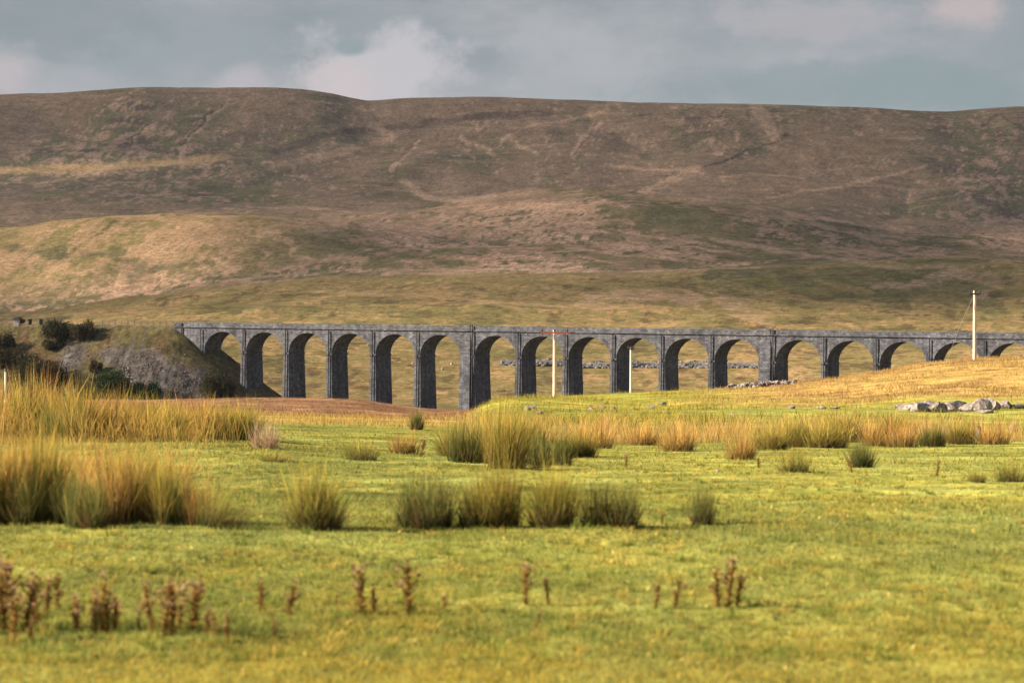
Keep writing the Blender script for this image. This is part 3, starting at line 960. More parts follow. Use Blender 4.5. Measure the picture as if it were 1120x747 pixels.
THIS = []
for v in range(7):
    parts, heads = [], []
    top = np.array([rng.normal(0, .05), rng.normal(0, .05), 0.95])
    ps = [np.zeros(3) - [0, 0, .03], top * 0.5 + [rng.normal(0, .03), rng.normal(0, .03), 0], top]
    parts.append(tube(ps, [0.02, 0.015, 0.009]))
    heads.append(top)
    for b in range(6 + v % 3):
        t0 = rng.uniform(0.25, 0.85)
        p0 = top * t0
        a = rng.uniform(0, 6.283)
        e = p0 + np.array([math.cos(a) * rng.uniform(.08, .24), math.sin(a) * rng.uniform(.08, .24), rng.uniform(.12, .26)])
        parts.append(tube([p0, (p0 + e) / 2 + [math.cos(a) * .03, math.sin(a) * .03, -.01], e], [0.015, 0.012, 0.009]))
        heads.append(e)
    V_, f_ = join(parts)
    stem = make_mesh('thistle_stem', V_, f_, None, True)
    n = 160
    hh = rng.uniform(0.02, 0.9, n) ** 1.25
    a = rng.uniform(0, 6.283, n)
    P = top[None] * hh[:, None]
    lf = blades(P, rng.uniform(.0, .10, n) + .03, np.full(n, .06), rng.uniform(.08, .22, n) * (1.1 - .45 * hh), a, pick([(0.20, 0.13, 0.045), (0.15, 0.15, 0.045), (0.25, 0.12, 0.045)], n), pick([(0.54, 0.25, 0.07), (0.42, 0.22, 0.06), (0.62, 0.38, 0.10), (0.32, 0.32, 0.07)], n), 3, 1.0)
    leaves = blade_mesh('thistle_leaves', [lf])
    hms = []
    for j, hp_ in enumerate(heads):
        pale_h = rng.uniform() < 0.5
        n = 46
        a = rng.uniform(0, 6.283, n)
        el = rng.uniform(-.4, 1.5, n)
        rad = 0.085 if pale_h else 0.05
        Pb = np.tile(hp_, (n, 1))
        hb = blades(Pb, rad * np.sin(el) + .004, np.full(n, .024), rad * np.cos(el), a, pick([(0.2, 0.12, 0.07)], n), pick([(0.66, 0.50, 0.30), (0.55, 0.36, 0.18)] if pale_h else [(0.36, 0.16, 0.06), (0.42, 0.20, 0.07)], n), 2, 1.0)
        hms.append(blade_mesh('seed_head', [hb]))
    THIS.append((stem, leaves, hms))
for s_, l_, hs in THIS:
    s_.materials.append(M_STEM)
    l_.materials.append(M_LEAF)
    for h_ in hs:
        h_.materials.append(M_LEAF)


def thistle(px, row, hp, label, group=None, var=None):
    p = at(px, row, 8)
    v = int(rng.integers(0, 7)) if var is None else var
    s = hp / F * p[1] / 1.06
    root = empty('thistle', p, rng.uniform(0, 6.28))
    root.scale = (s * 1.12, s * 1.12, s)
    root.rotation_euler = (rng.normal(0, .10), rng.normal(0, .10), rng.uniform(0, 6.28))
    tag(root, label, 'thistle', group)
    link('stem', THIS[v][0], None, root)
    link('leaves', THIS[v][1], None, root)
    for hm in THIS[v][2]:
        link('seed_head', hm, None, root)


for px, row, hp, lab in (
    (395, 672, 56, 'brown thistle with a paler short neighbour, left of the tall single spike'),
    (408, 671, 34, 'short brown thistle touching the right side of a taller one'),
    (368, 664, 15, 'tiny brown thistle between the left patch and the middle pair'),
    (447, 671, 62, 'tallest single brown thistle spike in the middle of the near pasture'),
    (575, 662, 46, 'pale topped thistle in the centre, taller of a loose pair'),
    (600, 662, 30, 'bushy low thistle just right of the pale topped one'),
    (586, 690, 24, 'small faded thistle nearest the camera in the centre'),
    (486, 669, 20, 'small yellowish thistle right of the tallest single spike'),
    (717, 666, 32, 'left one of two short dark thistle spikes on the right'),
    (738, 667, 38, 'right one of two short dark thistle spikes on the right'),
    (285, 668, 38, 'slim thistle at the right end of the left patch, with a pale head'),
    (315, 674, 42, 'leafy green thistle beyond the right end of the left patch'),
    (300, 699, 22, 'low brown thistle nearest the camera at the end of the left patch'),
    (248, 702, 34, 'short russet thistle at the front right of the left patch'),
):
    thistle(px, row, hp, lab)
for px, row, hp in ((786, 664, 48), (796, 666, 56), (806, 664, 44)):
    thistle(px, row, hp, 'reddish thistle in the tight bunch at the right of the near pasture', 'thistles in the tight bunch on the right')
for px, row, hp in ((-8, 694, 74), (4, 690, 78), (14, 702, 58), (26, 690, 66), (40, 684, 62), (50, 674, 44), (62, 668, 44), (84, 692, 44), (80, 690, 36), (104, 692, 48), (117, 690, 64), (124, 692, 44), (112, 694, 38),
                    (160, 668, 34), (168, 692, 46), (178, 696, 68), (186, 694, 58), (196, 690, 36), (208, 690, 66), (214, 684, 46), (226, 694, 34), (2, 676, 60), (-20, 690, 60), (32, 700, 40), (150, 690, 26), (235, 696, 28)):
    thistle(px, row, hp, 'brown seeding thistle in the dense patch at the lower left', 'seeding thistles in the lower left patch')
# small weeds in the middle pasture
for px, row, hp, lab in ((460, 500, 24, 'dead leaning dock stalk in front of the brown slope'), (685, 511, 16, 'small dark thistle in the open middle pasture'), (1025, 520, 20, 'dark single weed right of the compact green tuft'),
                         (932, 517, 16, 'small dark weed at the foot of the compact green tuft'), (830, 512, 14, 'tiny weed in front of the tan tuft at the band end'), (725, 574, 16, 'small brown weed between two green tufts')):
    thistle(px, row, hp, lab)


# ------------------------------------------------------------------ limestone boulders
def boulder(px, row, wp, hp, label, group=None, dmin=100, seed=0, depth=0.8, mat=None, sink=0.25):
    p = at(px, row, dmin)
    m = p[1] / F
    V_, q_, t_ = rock(1.28, seed + 7)
    V_ = V_ * np.array([wp * m / 2, wp * m / 2 * depth, hp * m / 2 * (1 + sink)])
    # flat broken faces
    V_[:, 2] += 0.0
    me_ = make_mesh('boulder', V_, [q_])
    o_ = link('boulder', me_, mat or M_LIME, None, p + np.array([0, 0, hp * m / 2 * (1 - sink)]))
    o_.rotation_euler = (rng.normal(0, .1), rng.normal(0, .12), rng.uniform(-.4, .4))
    tag(o_, label, 'boulder', group)
    return o_


OUT = [(985, 447.5, 9, 5, 'small boulder at the left tip of the limestone outcrop'), (995, 449, 13, 11, 'rounded boulder beginning the left half of the outcrop'),
       (1005, 450, 13, 12, 'upright block second from left in the outcrop'), (1015, 450, 14, 12, 'pale block third in the left half of the outcrop'),
       (1025, 451, 12, 12, 'squared block just left of the gap in the outcrop'), (1037, 450, 12, 11, 'wedge block just right of the gap in the outcrop'),
       (1048, 450, 18, 12, 'long low block in the right half of the outcrop'), (1062, 450, 18, 13, 'broad pale block beside the highest one in the outcrop'),
       (1076, 449.5, 15, 14, 'highest block of the outcrop'), (1087, 448.5, 14, 12.5, 'dark sided block against the highest one of the outcrop'),
       (1099, 447, 12, 10, 'round boulder right of the main outcrop'), (1112, 447, 12, 8, 'last low boulder of the outcrop at the right edge'),
       (1078, 452, 13, 5, 'small fallen slab in front of the highest outcrop block')]
for i, (px, row, w_, h_, lab) in enumerate(OUT):
    boulder(px, row, w_ * 1.4, h_ * 0.8, 'limestone: ' + lab, None, 150, 10 + i)
ROCKS = [(578, 449, 9, 4, 'pale stone lying at the left on the knoll'), (583, 447, 8, 5, 'grey stone with a dark shadow side on the knoll'), (592, 453, 8, 4, 'low stone on the near side of the knoll'),
         (647, 449, 8, 4, 'left one of three pale stones in the knoll grass'), (658, 448, 10, 5, 'middle and largest of three pale stones in the knoll grass'), (670, 448, 8, 4, 'right one of three pale stones in the knoll grass'),
         (712, 446, 12, 3, 'flat pale slab right of the three stones'), (726, 444, 11, 5, 'pale stone beside the flat slab'), (775, 447, 9, 3, 'flat stone in grass below the ruined wall'),
         (866, 447, 10, 4, 'low pale rock in the green between wall and outcrop'), (898, 447, 12, 3, 'flat rock halfway to the outcrop'), (913, 447, 14, 3, 'flat broad rock nearest the outcrop tip'), (802, 456, 8, 3, 'small rock on the green below the ruined wall'),
         (1036, 474, 14, 10, 'half buried boulder among rushes below the outcrop'), (1071, 478, 10, 12, 'upright boulder among rushes below the outcrop'), (1082, 482, 10, 7, 'small pale boulder at the foot of the upright one'), (1108, 472, 16, 8, 'half buried boulder among the rushes at the right edge'),
         (785, 516, 5, 3, 'tiny pinkish stone in the open pasture')]
for i, (px, row, w_, h_, lab) in enumerate(ROCKS):
    boulder(px, row, w_ * .85, h_ * .85, lab, None, 30, 40 + i, sink=.15)
for i, (px, row, w_, h_, lab) in enumerate([(494, 399, 3.2, 2.6, 'white boulder seen through the arch left of the broad pier'), (484, 405, 2.8, 2.2, 'lower white boulder seen through the arch left of the broad pier'), (452, 398, 2.6, 2.0, 'white boulder beside the sixth pier')]):
    boulder(px, row, w_, h_, lab, None, 900, 70 + i)
# ruined wall on the crest in front of the second broad pier
pts = [at(800 + i * 3.6, 425.6 - i * 0.27, 200, 440) for i in range(20)]
parts = []
for p in pts:
    for j in range(9):
        V_, q_, t_ = rock(rng.uniform(.14, .34), int(rng.integers(1, 999)), 1, .7)
        parts.append((V_ + p + [rng.uniform(-.35, .35), rng.uniform(-.5, .5), rng.uniform(-.05, .55)], q_, t_))
V_, f_ = join(parts)
o = link('ruined_wall', make_mesh('ruined_wall', V_, f_), M_LIME)
tag(o, 'low tumbled drystone wall on the crest in front of the second broad pier', 'stone wall')
# limestone scar behind the viaduct, seen through the arches
for i_, (pa, pb, rowc, lab) in enumerate(((549, 566, 396.5, 'short grey rock ledge seen through the first arch right of the broad middle pier'),
                                         (588, 618, 397, 'broken grey rock ledge behind the pole with the red crossarm'),
                                         (634, 856, 399, 'long grey limestone ledge on the slope seen through five arches'))):
    parts = []
    for px in np.arange(pa, pb, 0.9):
        nz = float(fbm(np.array([px / 15.0]), np.array([3.0]), 3, 401)[0])
        for j in range(3):
            p = at(px + rng.uniform(-1, 1), rowc + 3.2 - j * 1.8 * (0.5 + nz) + rng.uniform(-.7, .7), 950, 1500)
            V_, q_, t_ = rock(rng.uniform(.75, 1.5) * (0.5 + nz), int(rng.integers(1, 999)), 1.0, .75)
            parts.append((V_ + p + [0, 0, .1], q_, t_))
    parts.append(tube([at(px, rowc + 1.5, 950, 1500) + [0, 0, .1] for px in np.linspace(pa - 1, pb + 1, 24)], 1.5, 7))
    V_, f_ = join(parts)
    o = link('limestone_ledge', make_mesh('limestone_ledge', V_, f_), M_SCAR)
    tag(o, lab, 'rock ledge')
# stones of the scree on the embankment
parts = []
for i in range(650):
    px, row = rng.choice([(160, 402), (80, 390), (202, 425), (128, 390)], p=[.36, .24, .34, .06]) + rng.normal(0, 1, 2) * [14, 9]
    if row > 440 or row < 365 or px > 250:
        continue
    p = at(px, row, 600, 1200)
    V_, q_, t_ = rock(rng.uniform(.12, .4), int(rng.integers(1, 999)), 1, .7)
    parts.append((V_ + p, q_, t_))
V_, f_ = join(parts)
o = link('scree', make_mesh('scree', V_, f_), M_SCREE)
tag(o, 'grey stone scree spilling down the embankment', 'scree', kind='stuff')


# ------------------------------------------------------------------ viaduct
def box(s0, s1, n0, n1, z0, z1, st=0.0, nt0=0.0, nt1=0.0):
    """box in viaduct coordinates; z0/z1 may be functions of s; bottom grows by st (along), nt0 (front), nt1 (back)"""
    f0 = z0 if callable(z0) else (lambda s: z0)
    f1 = z1 if callable(z1) else (lambda s: z1)
    V_ = np.array([(s0 - st, n0 - nt0, f0(s0)), (s1 + st, n0 - nt0, f0(s1)), (s1 + st, n1 + nt1, f0(s1)), (s0 - st, n1 + nt1, f0(s0)),
                   (s0, n0, f1(s0)), (s1, n0, f1(s1)), (s1, n1, f1(s1)), (s0, n1, f1(s0))], float)
    q_ = np.array([(0, 3, 2, 1), (4, 5, 6, 7), (0, 1, 5, 4), (1, 2, 6, 5), (2, 3, 7, 6), (3, 0, 4, 7)])
    return V_, q_, np.zeros((0, 3), int)


vroot = empty('railway_viaduct', (V0[0], V0[1], 0.0), -V_A)
tag(vroot, 'long dark stone railway viaduct with tall round arches crossing the valley', 'viaduct')
starts = []
s = 0.0
NA = 21
piers = []
for k in range(NA):
    starts.append(s)
    s += SPAN
    w_ = PIER + (KING if k in (5, 11, 17) else 0)
    piers.append((s, s + w_, w_ > 3))
    s += w_
S_END = s
S_BEG = -11.5
PARA, CROWN, RISE = 1.25, 2.75, 6.3
NSEG = 28
V_, Q_ = [], []


def quad(a, b, c, d):
    i = len(V_)
    V_.extend([a, b, c, d])
    Q_.append((i, i + 1, i + 2, i + 3))


def wallstrip(s0, s1, za0, za1):
    for nn, flip in ((0.0, False), (VW, True)):
        a, b = (s0, nn, za0), (s1, nn, za1)
        c, d = (s1, nn, vtop(s1) - PARA - .3), (s0, nn, vtop(s0) - PARA - .3)
        quad(*((a, b, c, d) if not flip else (b, a, d, c)))


zspring = lambda s: vtop(s) - CROWN - RISE
wallstrip(S_BEG, 0.0, zspring(S_BEG) - 8, zspring(0.0) - 8)
quad((0, 0, zspring(0) - 8), (0, VW, zspring(0) - 8), (0, VW, zspring(0)), (0, 0, zspring(0)))
for k, s0 in enumerate(starts):
    zc = vtop(s0 + SPAN / 2)
    pts = []
    for i in range(NSEG + 1):
        a = math.pi * i / NSEG
        pts.append((s0 + SPAN / 2 - SPAN / 2 * math.cos(a), zc - CROWN - RISE + RISE * math.sin(a)))
    for (sa, za), (sb, zb) in zip(pts[:-1], pts[1:]):
        wallstrip(sa, sb, za, zb)
        quad((sa, 0, za), (sa, VW, za), (sb, VW, zb), (sb, 0, zb))
    p0, p1, king = piers[k]
    wallstrip(p0, p1, zc - CROWN - RISE, zc - CROWN - RISE)
wall = link('spandrel_wall', make_mesh('spandrel_wall', np.array(V_), [np.array(Q_)]), M_STONE, vroot)
wall['label'] = 'coursed stone wall with the round arches cut through it'
# arch rings, one per arch, a touch proud of the wall
for k, s0 in enumerate(starts):
    zc = vtop(s0 + SPAN / 2) - CROWN - RISE
    RV, RQ = [], []
    for i in range(NSEG + 1):
        a = math.pi * i / NSEG
        for rr_, nn in ((0, -.06), (.8, -.06), (.8, .3), (0, .3)):
            RV.append((s0 + SPAN / 2 - (SPAN / 2 + rr_ * .98) * math.cos(a), nn, zc + (RISE + rr_) * math.sin(a)))
    for i in range(NSEG):
        b = i * 4
        for e in range(3):
            RQ.append((b + e, b + e + 1, b + e + 5, b + e + 4))
    link('arch_ring', make_mesh('arch_ring', np.array(RV), [np.array(RQ)]), M_STONE, vroot)
pr = []
NP_ = 40
for nn0, nn1 in ((-.1, .45), (VW - .45, VW + .1)):
    ss = np.linspace(S_BEG, S_END, NP_ + 1)
    for a, b in zip(ss[:-1], ss[1:]):
        pr.append(box(a, b, nn0, nn1, lambda s: vtop(s) - PARA + .02, lambda s: vtop(s)))
pv, pf = join(pr)
link('parapet', make_mesh('parapet', pv, pf), M_STONE, vroot)
pr = []
for nn0, nn1 in ((-.38, .5), (VW - .5, VW + .38)):
    ss = np.linspace(S_BEG, S_END, NP_ + 1)
    for a, b in zip(ss[:-1], ss[1:]):
        pr.append(box(a, b, nn0, nn1, lambda s: vtop(s) - PARA - .32, lambda s: vtop(s) - PARA))
pv, pf = join(pr)
link('string_course', make_mesh('string_course', pv, pf), M_STONE, vroot)
db = [box(S_BEG, S_END, .5, VW - .5, lambda s: vtop(s) - PARA - .8, lambda s: vtop(s) - PARA - .05)]
pv, pf = join(db)
link('trackbed', make_mesh('trackbed', pv, pf), M_BALLAST, vroot)


def to_world(sv, nv):
    return V0 + VD * sv + VN * nv


for k, (p0, p1, king) in enumerate([(-2.2, 0.0, False)] + piers[:-1]):
    zsp = zspring((p0 + p1) / 2)
    w2 = to_world((p0 + p1) / 2, VW / 2)
    g = min(float(zfun(*w2)), -30.0) - 1.5
    drop = zsp - g
    b = 0.020 * drop
    m_ = box(p0, p1, -.02, VW + .02, g, zsp, b, b * 1.4, b * 1.4)
    if k == 0:
        m_ = box(p0, p1 - .004, .004, VW - .004, g, zsp - 8.0)
    pier = link('king_pier' if king else 'pier', make_mesh('pier', *[[m_[0], [m_[1]]][i] for i in (0, 1)]), M_STONE, vroot)
    if king:
        pier['label'] = 'broad buttressed pier, one in every six'
    if k:
        i0 = box(p0 - .16, p1 + .16, -.3, VW + .3, zsp - .45, zsp)
        link('impost', make_mesh('impost', i0[0], [i0[1]]), M_STONE, pier)
    if king:
        pb = [box(p0 + .5, p1 - 1.6, -.12, .5, g, lambda s: vtop(s) - PARA - 1.6, .35, b * 1.4 + 1.1, 0),
              box(p0 + .5, p1 - 1.6, -.2, .5, lambda s: vtop(s) - PARA - .35, lambda s: vtop(s) + .35)]
        pv, pf = join(pb)
        link('buttress', make_mesh('buttress', pv, pf), M_STONE, pier)
    sp = (p0 + p1) / 2 if not king else p1 - .75
    ztop = float(vtop(sp)) - (PARA + .6 if not king else -.5)
    pipe = tube([(sp, -.42, ztop), (sp, -.42, zsp), (sp, -.25 - b * 1.4 - .2, g)], .17, 6)
    link('drainpipe', make_mesh('drainpipe', *[list(join([pipe]))[i] for i in (0, 1)]), M_PIPE, pier)
for sp in (-8.4,):
    pipe = tube([(sp, -.3, vtop(sp) - .2), (sp, -.3, vtop(sp) - 6)], .17, 6)
    link('drainpipe', make_mesh('drainpipe', *[list(join([pipe]))[i] for i in (0, 1)]), M_PIPE, vroot)


# ------------------------------------------------------------------ bushes and trees by the embankment
def bush(name, label, cat, px, row, wp, hp, cols, d0=None, nl=5200, lumps=9, seed=0):
    g_ = np.random.default_rng(900 + seed)
    p = on(px, d0) if d0 else at(px, row, 600, 1300)
    m = p[1] / F
    W, Hh = wp * m / 2, hp * m
    root = empty(name, p)
    tag(root, label, cat)
    parts = []
    cents = []
    for i in range(lumps):
        a = g_.uniform(0, 6.283)
        rr_ = math.sqrt(g_.uniform(0, 1)) * 0.72
        hz = g_.uniform(.30, .80) * (1 - .35 * rr_ ** 2)
        c = np.array([math.cos(a) * rr_ * W, math.sin(a) * rr_ * W * .8, hz * Hh])
        cents.append((c, g_.uniform(.24, .42)))
        mid_ = c * [.35, .35, .5]
        parts.append(tube([[0, 0, -.6], mid_, c], [.22, .13, .05], 5))
    pv_, pf_ = join(parts)
    link('trunk', make_mesh('trunk', pv_, pf_), M_BARK, root)
    Ps, Cs = [], []
    for c, rs in cents:
        n = nl // lumps
        d = g_.normal(0, 1, (n, 3))
        d /= np.linalg.norm(d, axis=1)[:, None]
        rad = g_.uniform(.25, 1, n) ** .45 * (1 + .3 * g_.normal(0, 1, n) * (g_.uniform(0, 1, n) < .3))
        q_ = c + d * rad[:, None] * np.array([W * rs * 1.25, W * rs * 1.1, Hh * rs])
        sh = g_.uniform(.75, 1.25)
        Ps.append(q_)
        Cs.append(np.array(cols)[g_.integers(0, len(cols), n)] * sh * g_.uniform(.7, 1.3, (n, 1)))
    P_ = np.concatenate(Ps)
    Cc = np.concatenate(Cs)
    ok = P_[:, 2] > 0.05
    P_, Cc = P_[ok], Cc[ok]
    n = len(P_)
    a = g_.normal(0, 1, (n, 3))
    a /= np.linalg.norm(a, axis=1)[:, None]
    b = np.cross(a, g_.normal(0, 1, (n, 3)))
    b /= np.linalg.norm(b, axis=1)[:, None]
    sz = g_.uniform(.16, .36, n)[:, None]
    Vv = np.stack([P_ - a * sz - b * sz * .3, P_ + b * sz * .6, P_ + a * sz + b * sz * .1, P_ - b * sz * .6], 1).reshape(-1, 3)
    link('crown', make_mesh('crown', Vv, [np.arange(n * 4).reshape(-1, 4)], np.repeat(Cc, 4, 0)), M_BUSH, root)


BG = [(0.045, 0.045, 0.022), (0.06, 0.05, 0.026), (0.035, 0.036, 0.02)]
BB = [(0.075, 0.058, 0.035), (0.06, 0.05, 0.03), (0.085, 0.065, 0.035)]
BT = [(0.028, 0.050, 0.022), (0.040, 0.065, 0.026), (0.022, 0.038, 0.018)]
bush('round_bush', 'dark rounded bush highest on the embankment shoulder', 'bush', 64, 374, 42, 25, BG, None, 5200, 9, 1)
bush('round_bush', 'lighter brown bush right of the dark one on the embankment shoulder', 'bush', 91, 373, 34, 21, BB, None, 4200, 8, 2)
bush('round_bush', 'dark bush halfway down the embankment at the left edge', 'bush', 2, 390, 32, 30, BG, None, 5000, 9, 3)
bush('round_bush', 'low brownish scrub bush under the left edge bush', 'bush', 4, 402, 44, 22, BB, None, 4200, 8, 4)
bush('round_bush', 'wide dark bush low on the embankment above the tall golden grass', 'bush', 40, 426, 78, 38, BG, None, 9500, 12, 5)
bush('broad_tree', 'dense green tree at the foot of the scree', 'tree', 124, 443, 56, 44, BT, None, 8000, 13, 6)
bush('round_bush', 'dark bush left of the dense green tree at the scree foot', 'bush', 92, 442, 34, 28, BG, None, 4500, 8, 7)
bush('round_bush', 'dark low bush right of the dense green tree at the scree foot', 'bush', 160, 442, 36, 24, BT, None, 4500, 8, 8)
bush('round_bush', 'grey brown bush at the cone foot beside the first arches', 'bush', 238, 442, 46, 36, BG, None, 7000, 11, 9)
bush('round_bush', 'thin brown shrub on the stones above the dense green tree', 'bush', 106, 408, 16, 14, BB, None, 1800, 5, 10)
bush('round_bush', 'small dark bush over the pale stone hut on the embankment top', 'bush', 24, 352, 22, 8, BB, None, 1800, 5, 11)
bush('round_bush', 'dark hollow bush between shoulder bush and stones', 'bush', 58, 384, 22, 14, BG, None, 2200, 6, 12)

# small things along the embankment top
p = at(18, 356, 700, 1200)
hut = empty('trackside_hut', p)
tag(hut, 'tiny pale stone trackside hut on the embankment top', 'hut')
b1 = box(-.9, .9, -1, 1, -.4, 1.7)
link('wall', make_mesh('wall', b1[0], [b1[1]]), M_POLE, hut)
rv = np.array([(-1.05, -1.15, 1.71), (1.05, -1.15, 1.71), (1.05, 1.15, 1.71), (-1.05, 1.15, 1.71), (-1.05, 0, 2.4), (1.05, 0, 2.4)])
link('roof', make_mesh('roof', rv, [np.array([(0, 1, 5, 4), (2, 3, 4, 5), (0, 3, 2, 1)]), np.array([(0, 4, 3), (1, 2, 5)])]), M_PIPE, hut)
for px, row, lab in ((33, 355, 'dark equipment cabinet right of the pale hut on the embankment'), (45, 355, 'dark equipment cabinet close to the shoulder bush')):
    p = at(px, row, 700, 1200)
    c = empty('equipment_cabinet', p)
    tag(c, lab, 'cabinet')
    b1 = box(-.55, .55, -.3, .3, -.2, 1.75)
    link('cabinet_body', make_mesh('cabinet_body', b1[0], [b1[1]]), M_PIPE, c)
    b1 = box(-.65, .65, -.4, .4, 1.752, 1.84)
    link('lid', make_mesh('lid', b1[0], [b1[1]]), M_POST, c)
f0 = at(112, 356, 700, 1200)
f1 = at(196, 354, 700, 1200)
fence = empty('wire_fence', f0)
tag(fence, 'thin post and wire fence along the embankment top by the viaduct end', 'fence')
tops = []
for i in range(13):
    q_ = f0 + (f1 - f0) * i / 12
    q_[2] = float(zfun(q_[0], q_[1])) - .1
    t_ = tube([q_ - f0, q_ - f0 + [0, 0, 1.55]], .11, 6)
    link('post', make_mesh('post', *[list(join([t_]))[j] for j in (0, 1)]), M_POST, fence)
    tops.append(q_ - f0)
for hz in (.6, 1.0, 1.4):
    t_ = tube([t + [0, 0, hz] for t in tops], .02, 4)
    link('wire', make_mesh('wire', *[list(join([t_]))[j] for j in (0, 1)]), M_WIRE, fence)


# ------------------------------------------------------------------ poles
def mesh_of(parts):
    v_, f_ = join(parts)
    return make_mesh('part', v_, f_, None, False)


def pole(px, d, top_row, rad, label, arm=None, armmat=None, stays=False, rz=0.0):
    p = on(px, d)
    hgt = (HROW - top_row) / F * d - p[2]
    root = empty('utility_pole', p, rz)
    tag(root, label, 'utility pole')
    link('shaft', mesh_of([tube([(0, 0, -.5), (0, 0, hgt * .5), (0, 0, hgt)], [rad, rad * .9, rad * .75], 10)]), M_POLE, root)
    if arm:
        w_, zoff = arm
        a_ = link('crossarm', mesh_of([box(-w_, w_, -rad - .16, -rad, hgt - zoff - .11, hgt - zoff + .11)]), armmat, root)
        for x in (-w_ * .9, -.0, w_ * .9):
            link('insulator', mesh_of([tube([(x, -rad - .08, hgt - zoff + .11), (x, -rad - .08, hgt - zoff + .3), (x, -rad - .08, hgt - zoff + .48)], [.06, .13, .07], 8)]), M_INS, a_)
    if stays:
        for x, y, top in ((3.4, 1.0, .96), (-1.9, -.6, .96)):
            e = np.array([x, y, 0.0])
            wz = float(zfun(p[0] + x, p[1] + y)) - p[2]
            st = np.array([0, 0, hgt * top])
            en = np.array([x, y, hgt * .55])
            link('stay_wire', mesh_of([tube([st, en, np.array([x * 2.1, y * 2.1, wz])], .022, 5)]), M_WIRE, root)
    return p, hgt


pole(606.5, 345, 361.0, .24, 'pale utility pole with a red brown crossarm in front of the arches', (1.75, .35), M_RUST)
pole(690, 420, 380.5, .2, 'shorter pale utility pole standing behind the knoll crest', (.45, .2), M_INS)
pole(1066, 376, 318, .25, 'tallest pale utility pole with stay wires on the golden rise', (.75, .45), M_INS, True)
p = on(6, 70)
st = empty('stake', p)
tag(st, 'thin pale wooden stake in the tall grass at the left edge', 'stake')
link('shaft', mesh_of([tube([(0, 0, -.1), (0, 0, 1.6)], [.035, .03], 8)]), M_POLE, st)
link('cap', mesh_of([tube([(0, 0, 1.6), (0, 0, 1.68)], [.042, .03], 8)]), M_POST, st)

# ------------------------------------------------------------------ unseen cloud layer added off to the left, shaped to shade the fell
CELL = 22.0
ZCL = 1700.0
okm = (R > 760) & (R < 4800) & (np.abs(TH) < math.radians(14))
px_, rw_ = COLPX[okm], ROW[okm]
nzs = n2[okm] - .5
nzl = n3[okm] - .5
op = np.full(px_.shape, .0)
# by distance: nothing over the valley, thin cloud over the middle, thick over the upper fell
Rk = R[okm]
op = (0.50 + .2 * sstep(500, 1100, px_) + .7 * nzl) * sstep(1480, 1750, Rk + 250 * nzl)
op = np.maximum(op, .35 * sstep(650, 1000, px_) * sstep(1250, 1500, Rk))
op = np.maximum(op, (0.62 + .12 * sstep(700, 1000, px_) + .6 * nzl) * sstep(2050, 2300, Rk + 200 * nzl))
op = np.maximum(op, (0.63 + .4 * nzl) * sstep(2880, 3050, Rk + 200 * nzl))
op = np.clip(op, 0, .92)
op = np.maximum(op, 0.45 * (1 - sstep(170, 215, px_)) * sstep(800, 850, Rk) * (1 - sstep(930, 960, Rk)))
hole = np.exp(-(((px_ - 60) / 190.0) ** 4)) * sstep(2150, 2350, Rk) * (1 - sstep(2800, 2930, Rk + 60 * nzs))
op = op * (1 - np.clip(hole * 1.3, 0, 1) * np.clip(.82 + 1.2 * nzs + .5 * nzl, .4, 1))
hole2 = (1 - sstep(4, 8, np.abs(rw_ - (187 - px_ * .052) + 8 * nzs))) * (1 - sstep(150, 250, px_)) * sstep(3000, 3200, Rk)
op = op * (1 - hole2)
Xg, Yg, Zg = X[okm], Y[okm], Z[okm]
k_ = (ZCL - Zg) / TOSUN[2]
cx_, cy_ = Xg + TOSUN[0] * k_, Yg + TOSUN[1] * k_
x0, y0 = cx_.min() - 400, cy_.min() - 400
nx, ny = int((cx_.max() + 400 - x0) / CELL) + 1, int((cy_.max() + 400 - y0) / CELL) + 1
acc = np.zeros((nx, ny))
cnt = np.zeros((nx, ny))
gi, gj = ((cx_ - x0) / CELL).astype(int), ((cy_ - y0) / CELL).astype(int)
np.add.at(acc, (gi, gj), op)
np.add.at(cnt, (gi, gj), 1)


def blur(a, s):
    k = np.exp(-0.5 * (np.arange(-3 * s, 3 * s + 1) / s) ** 2)
    k /= k.sum()
    for ax in (0, 1):
        a = np.apply_along_axis(lambda v: np.convolve(v, k, mode='same'), ax, a)
    return a


a1, c1 = blur(acc, 1), blur(cnt, 1)
a3, c3 = blur(acc, 6), blur(cnt, 6)
den = np.where(c1 > .3, a1 / np.maximum(c1, 1e-6), a3 / np.maximum(c3, 1e-4)) * np.clip(c3 * 3, 0, 1)
gx, gy = np.meshgrid(x0 + (np.arange(nx) + .5) * CELL, y0 + (np.arange(ny) + .5) * CELL, indexing='ij')
thick = den * (120 + 220 * fbm(gx / 260, gy / 260, 4, 501))
topz = ZCL + thick
botz = ZCL - thick * .18 - 1
ii = np.arange(nx * ny).reshape(nx, ny)
qd = np.stack([ii[:-1, :-1], ii[1:, :-1], ii[1:, 1:], ii[:-1, 1:]], -1).reshape(-1, 4)
kd = np.maximum.reduce([den[:-1, :-1], den[1:, :-1], den[1:, 1:], den[:-1, 1:]]).ravel() > .01
qd = qd[kd]
sh = TOSUN / TOSUN[2]
Vt = np.stack([gx + sh[0] * thick, gy + sh[1] * thick, topz], -1).reshape(-1, 3)
tb = botz - ZCL
Vb = np.stack([gx + sh[0] * tb, gy + sh[1] * tb, botz], -1).reshape(-1, 3)
dc = np.tile(den.reshape(-1, 1), (2, 3))
cm = make_mesh('shade_cloud', np.concatenate([Vt, Vb]), [qd, (qd + nx * ny)[:, ::-1]], dc, True)
m, n_, nodes, links = nt('cloud')
at_ = N(nodes, 'ShaderNodeAttribute', attribute_name='Col')
inv = N(nodes, 'ShaderNodeMath', operation='SUBTRACT')
inv.inputs[0].default_value = 1.0
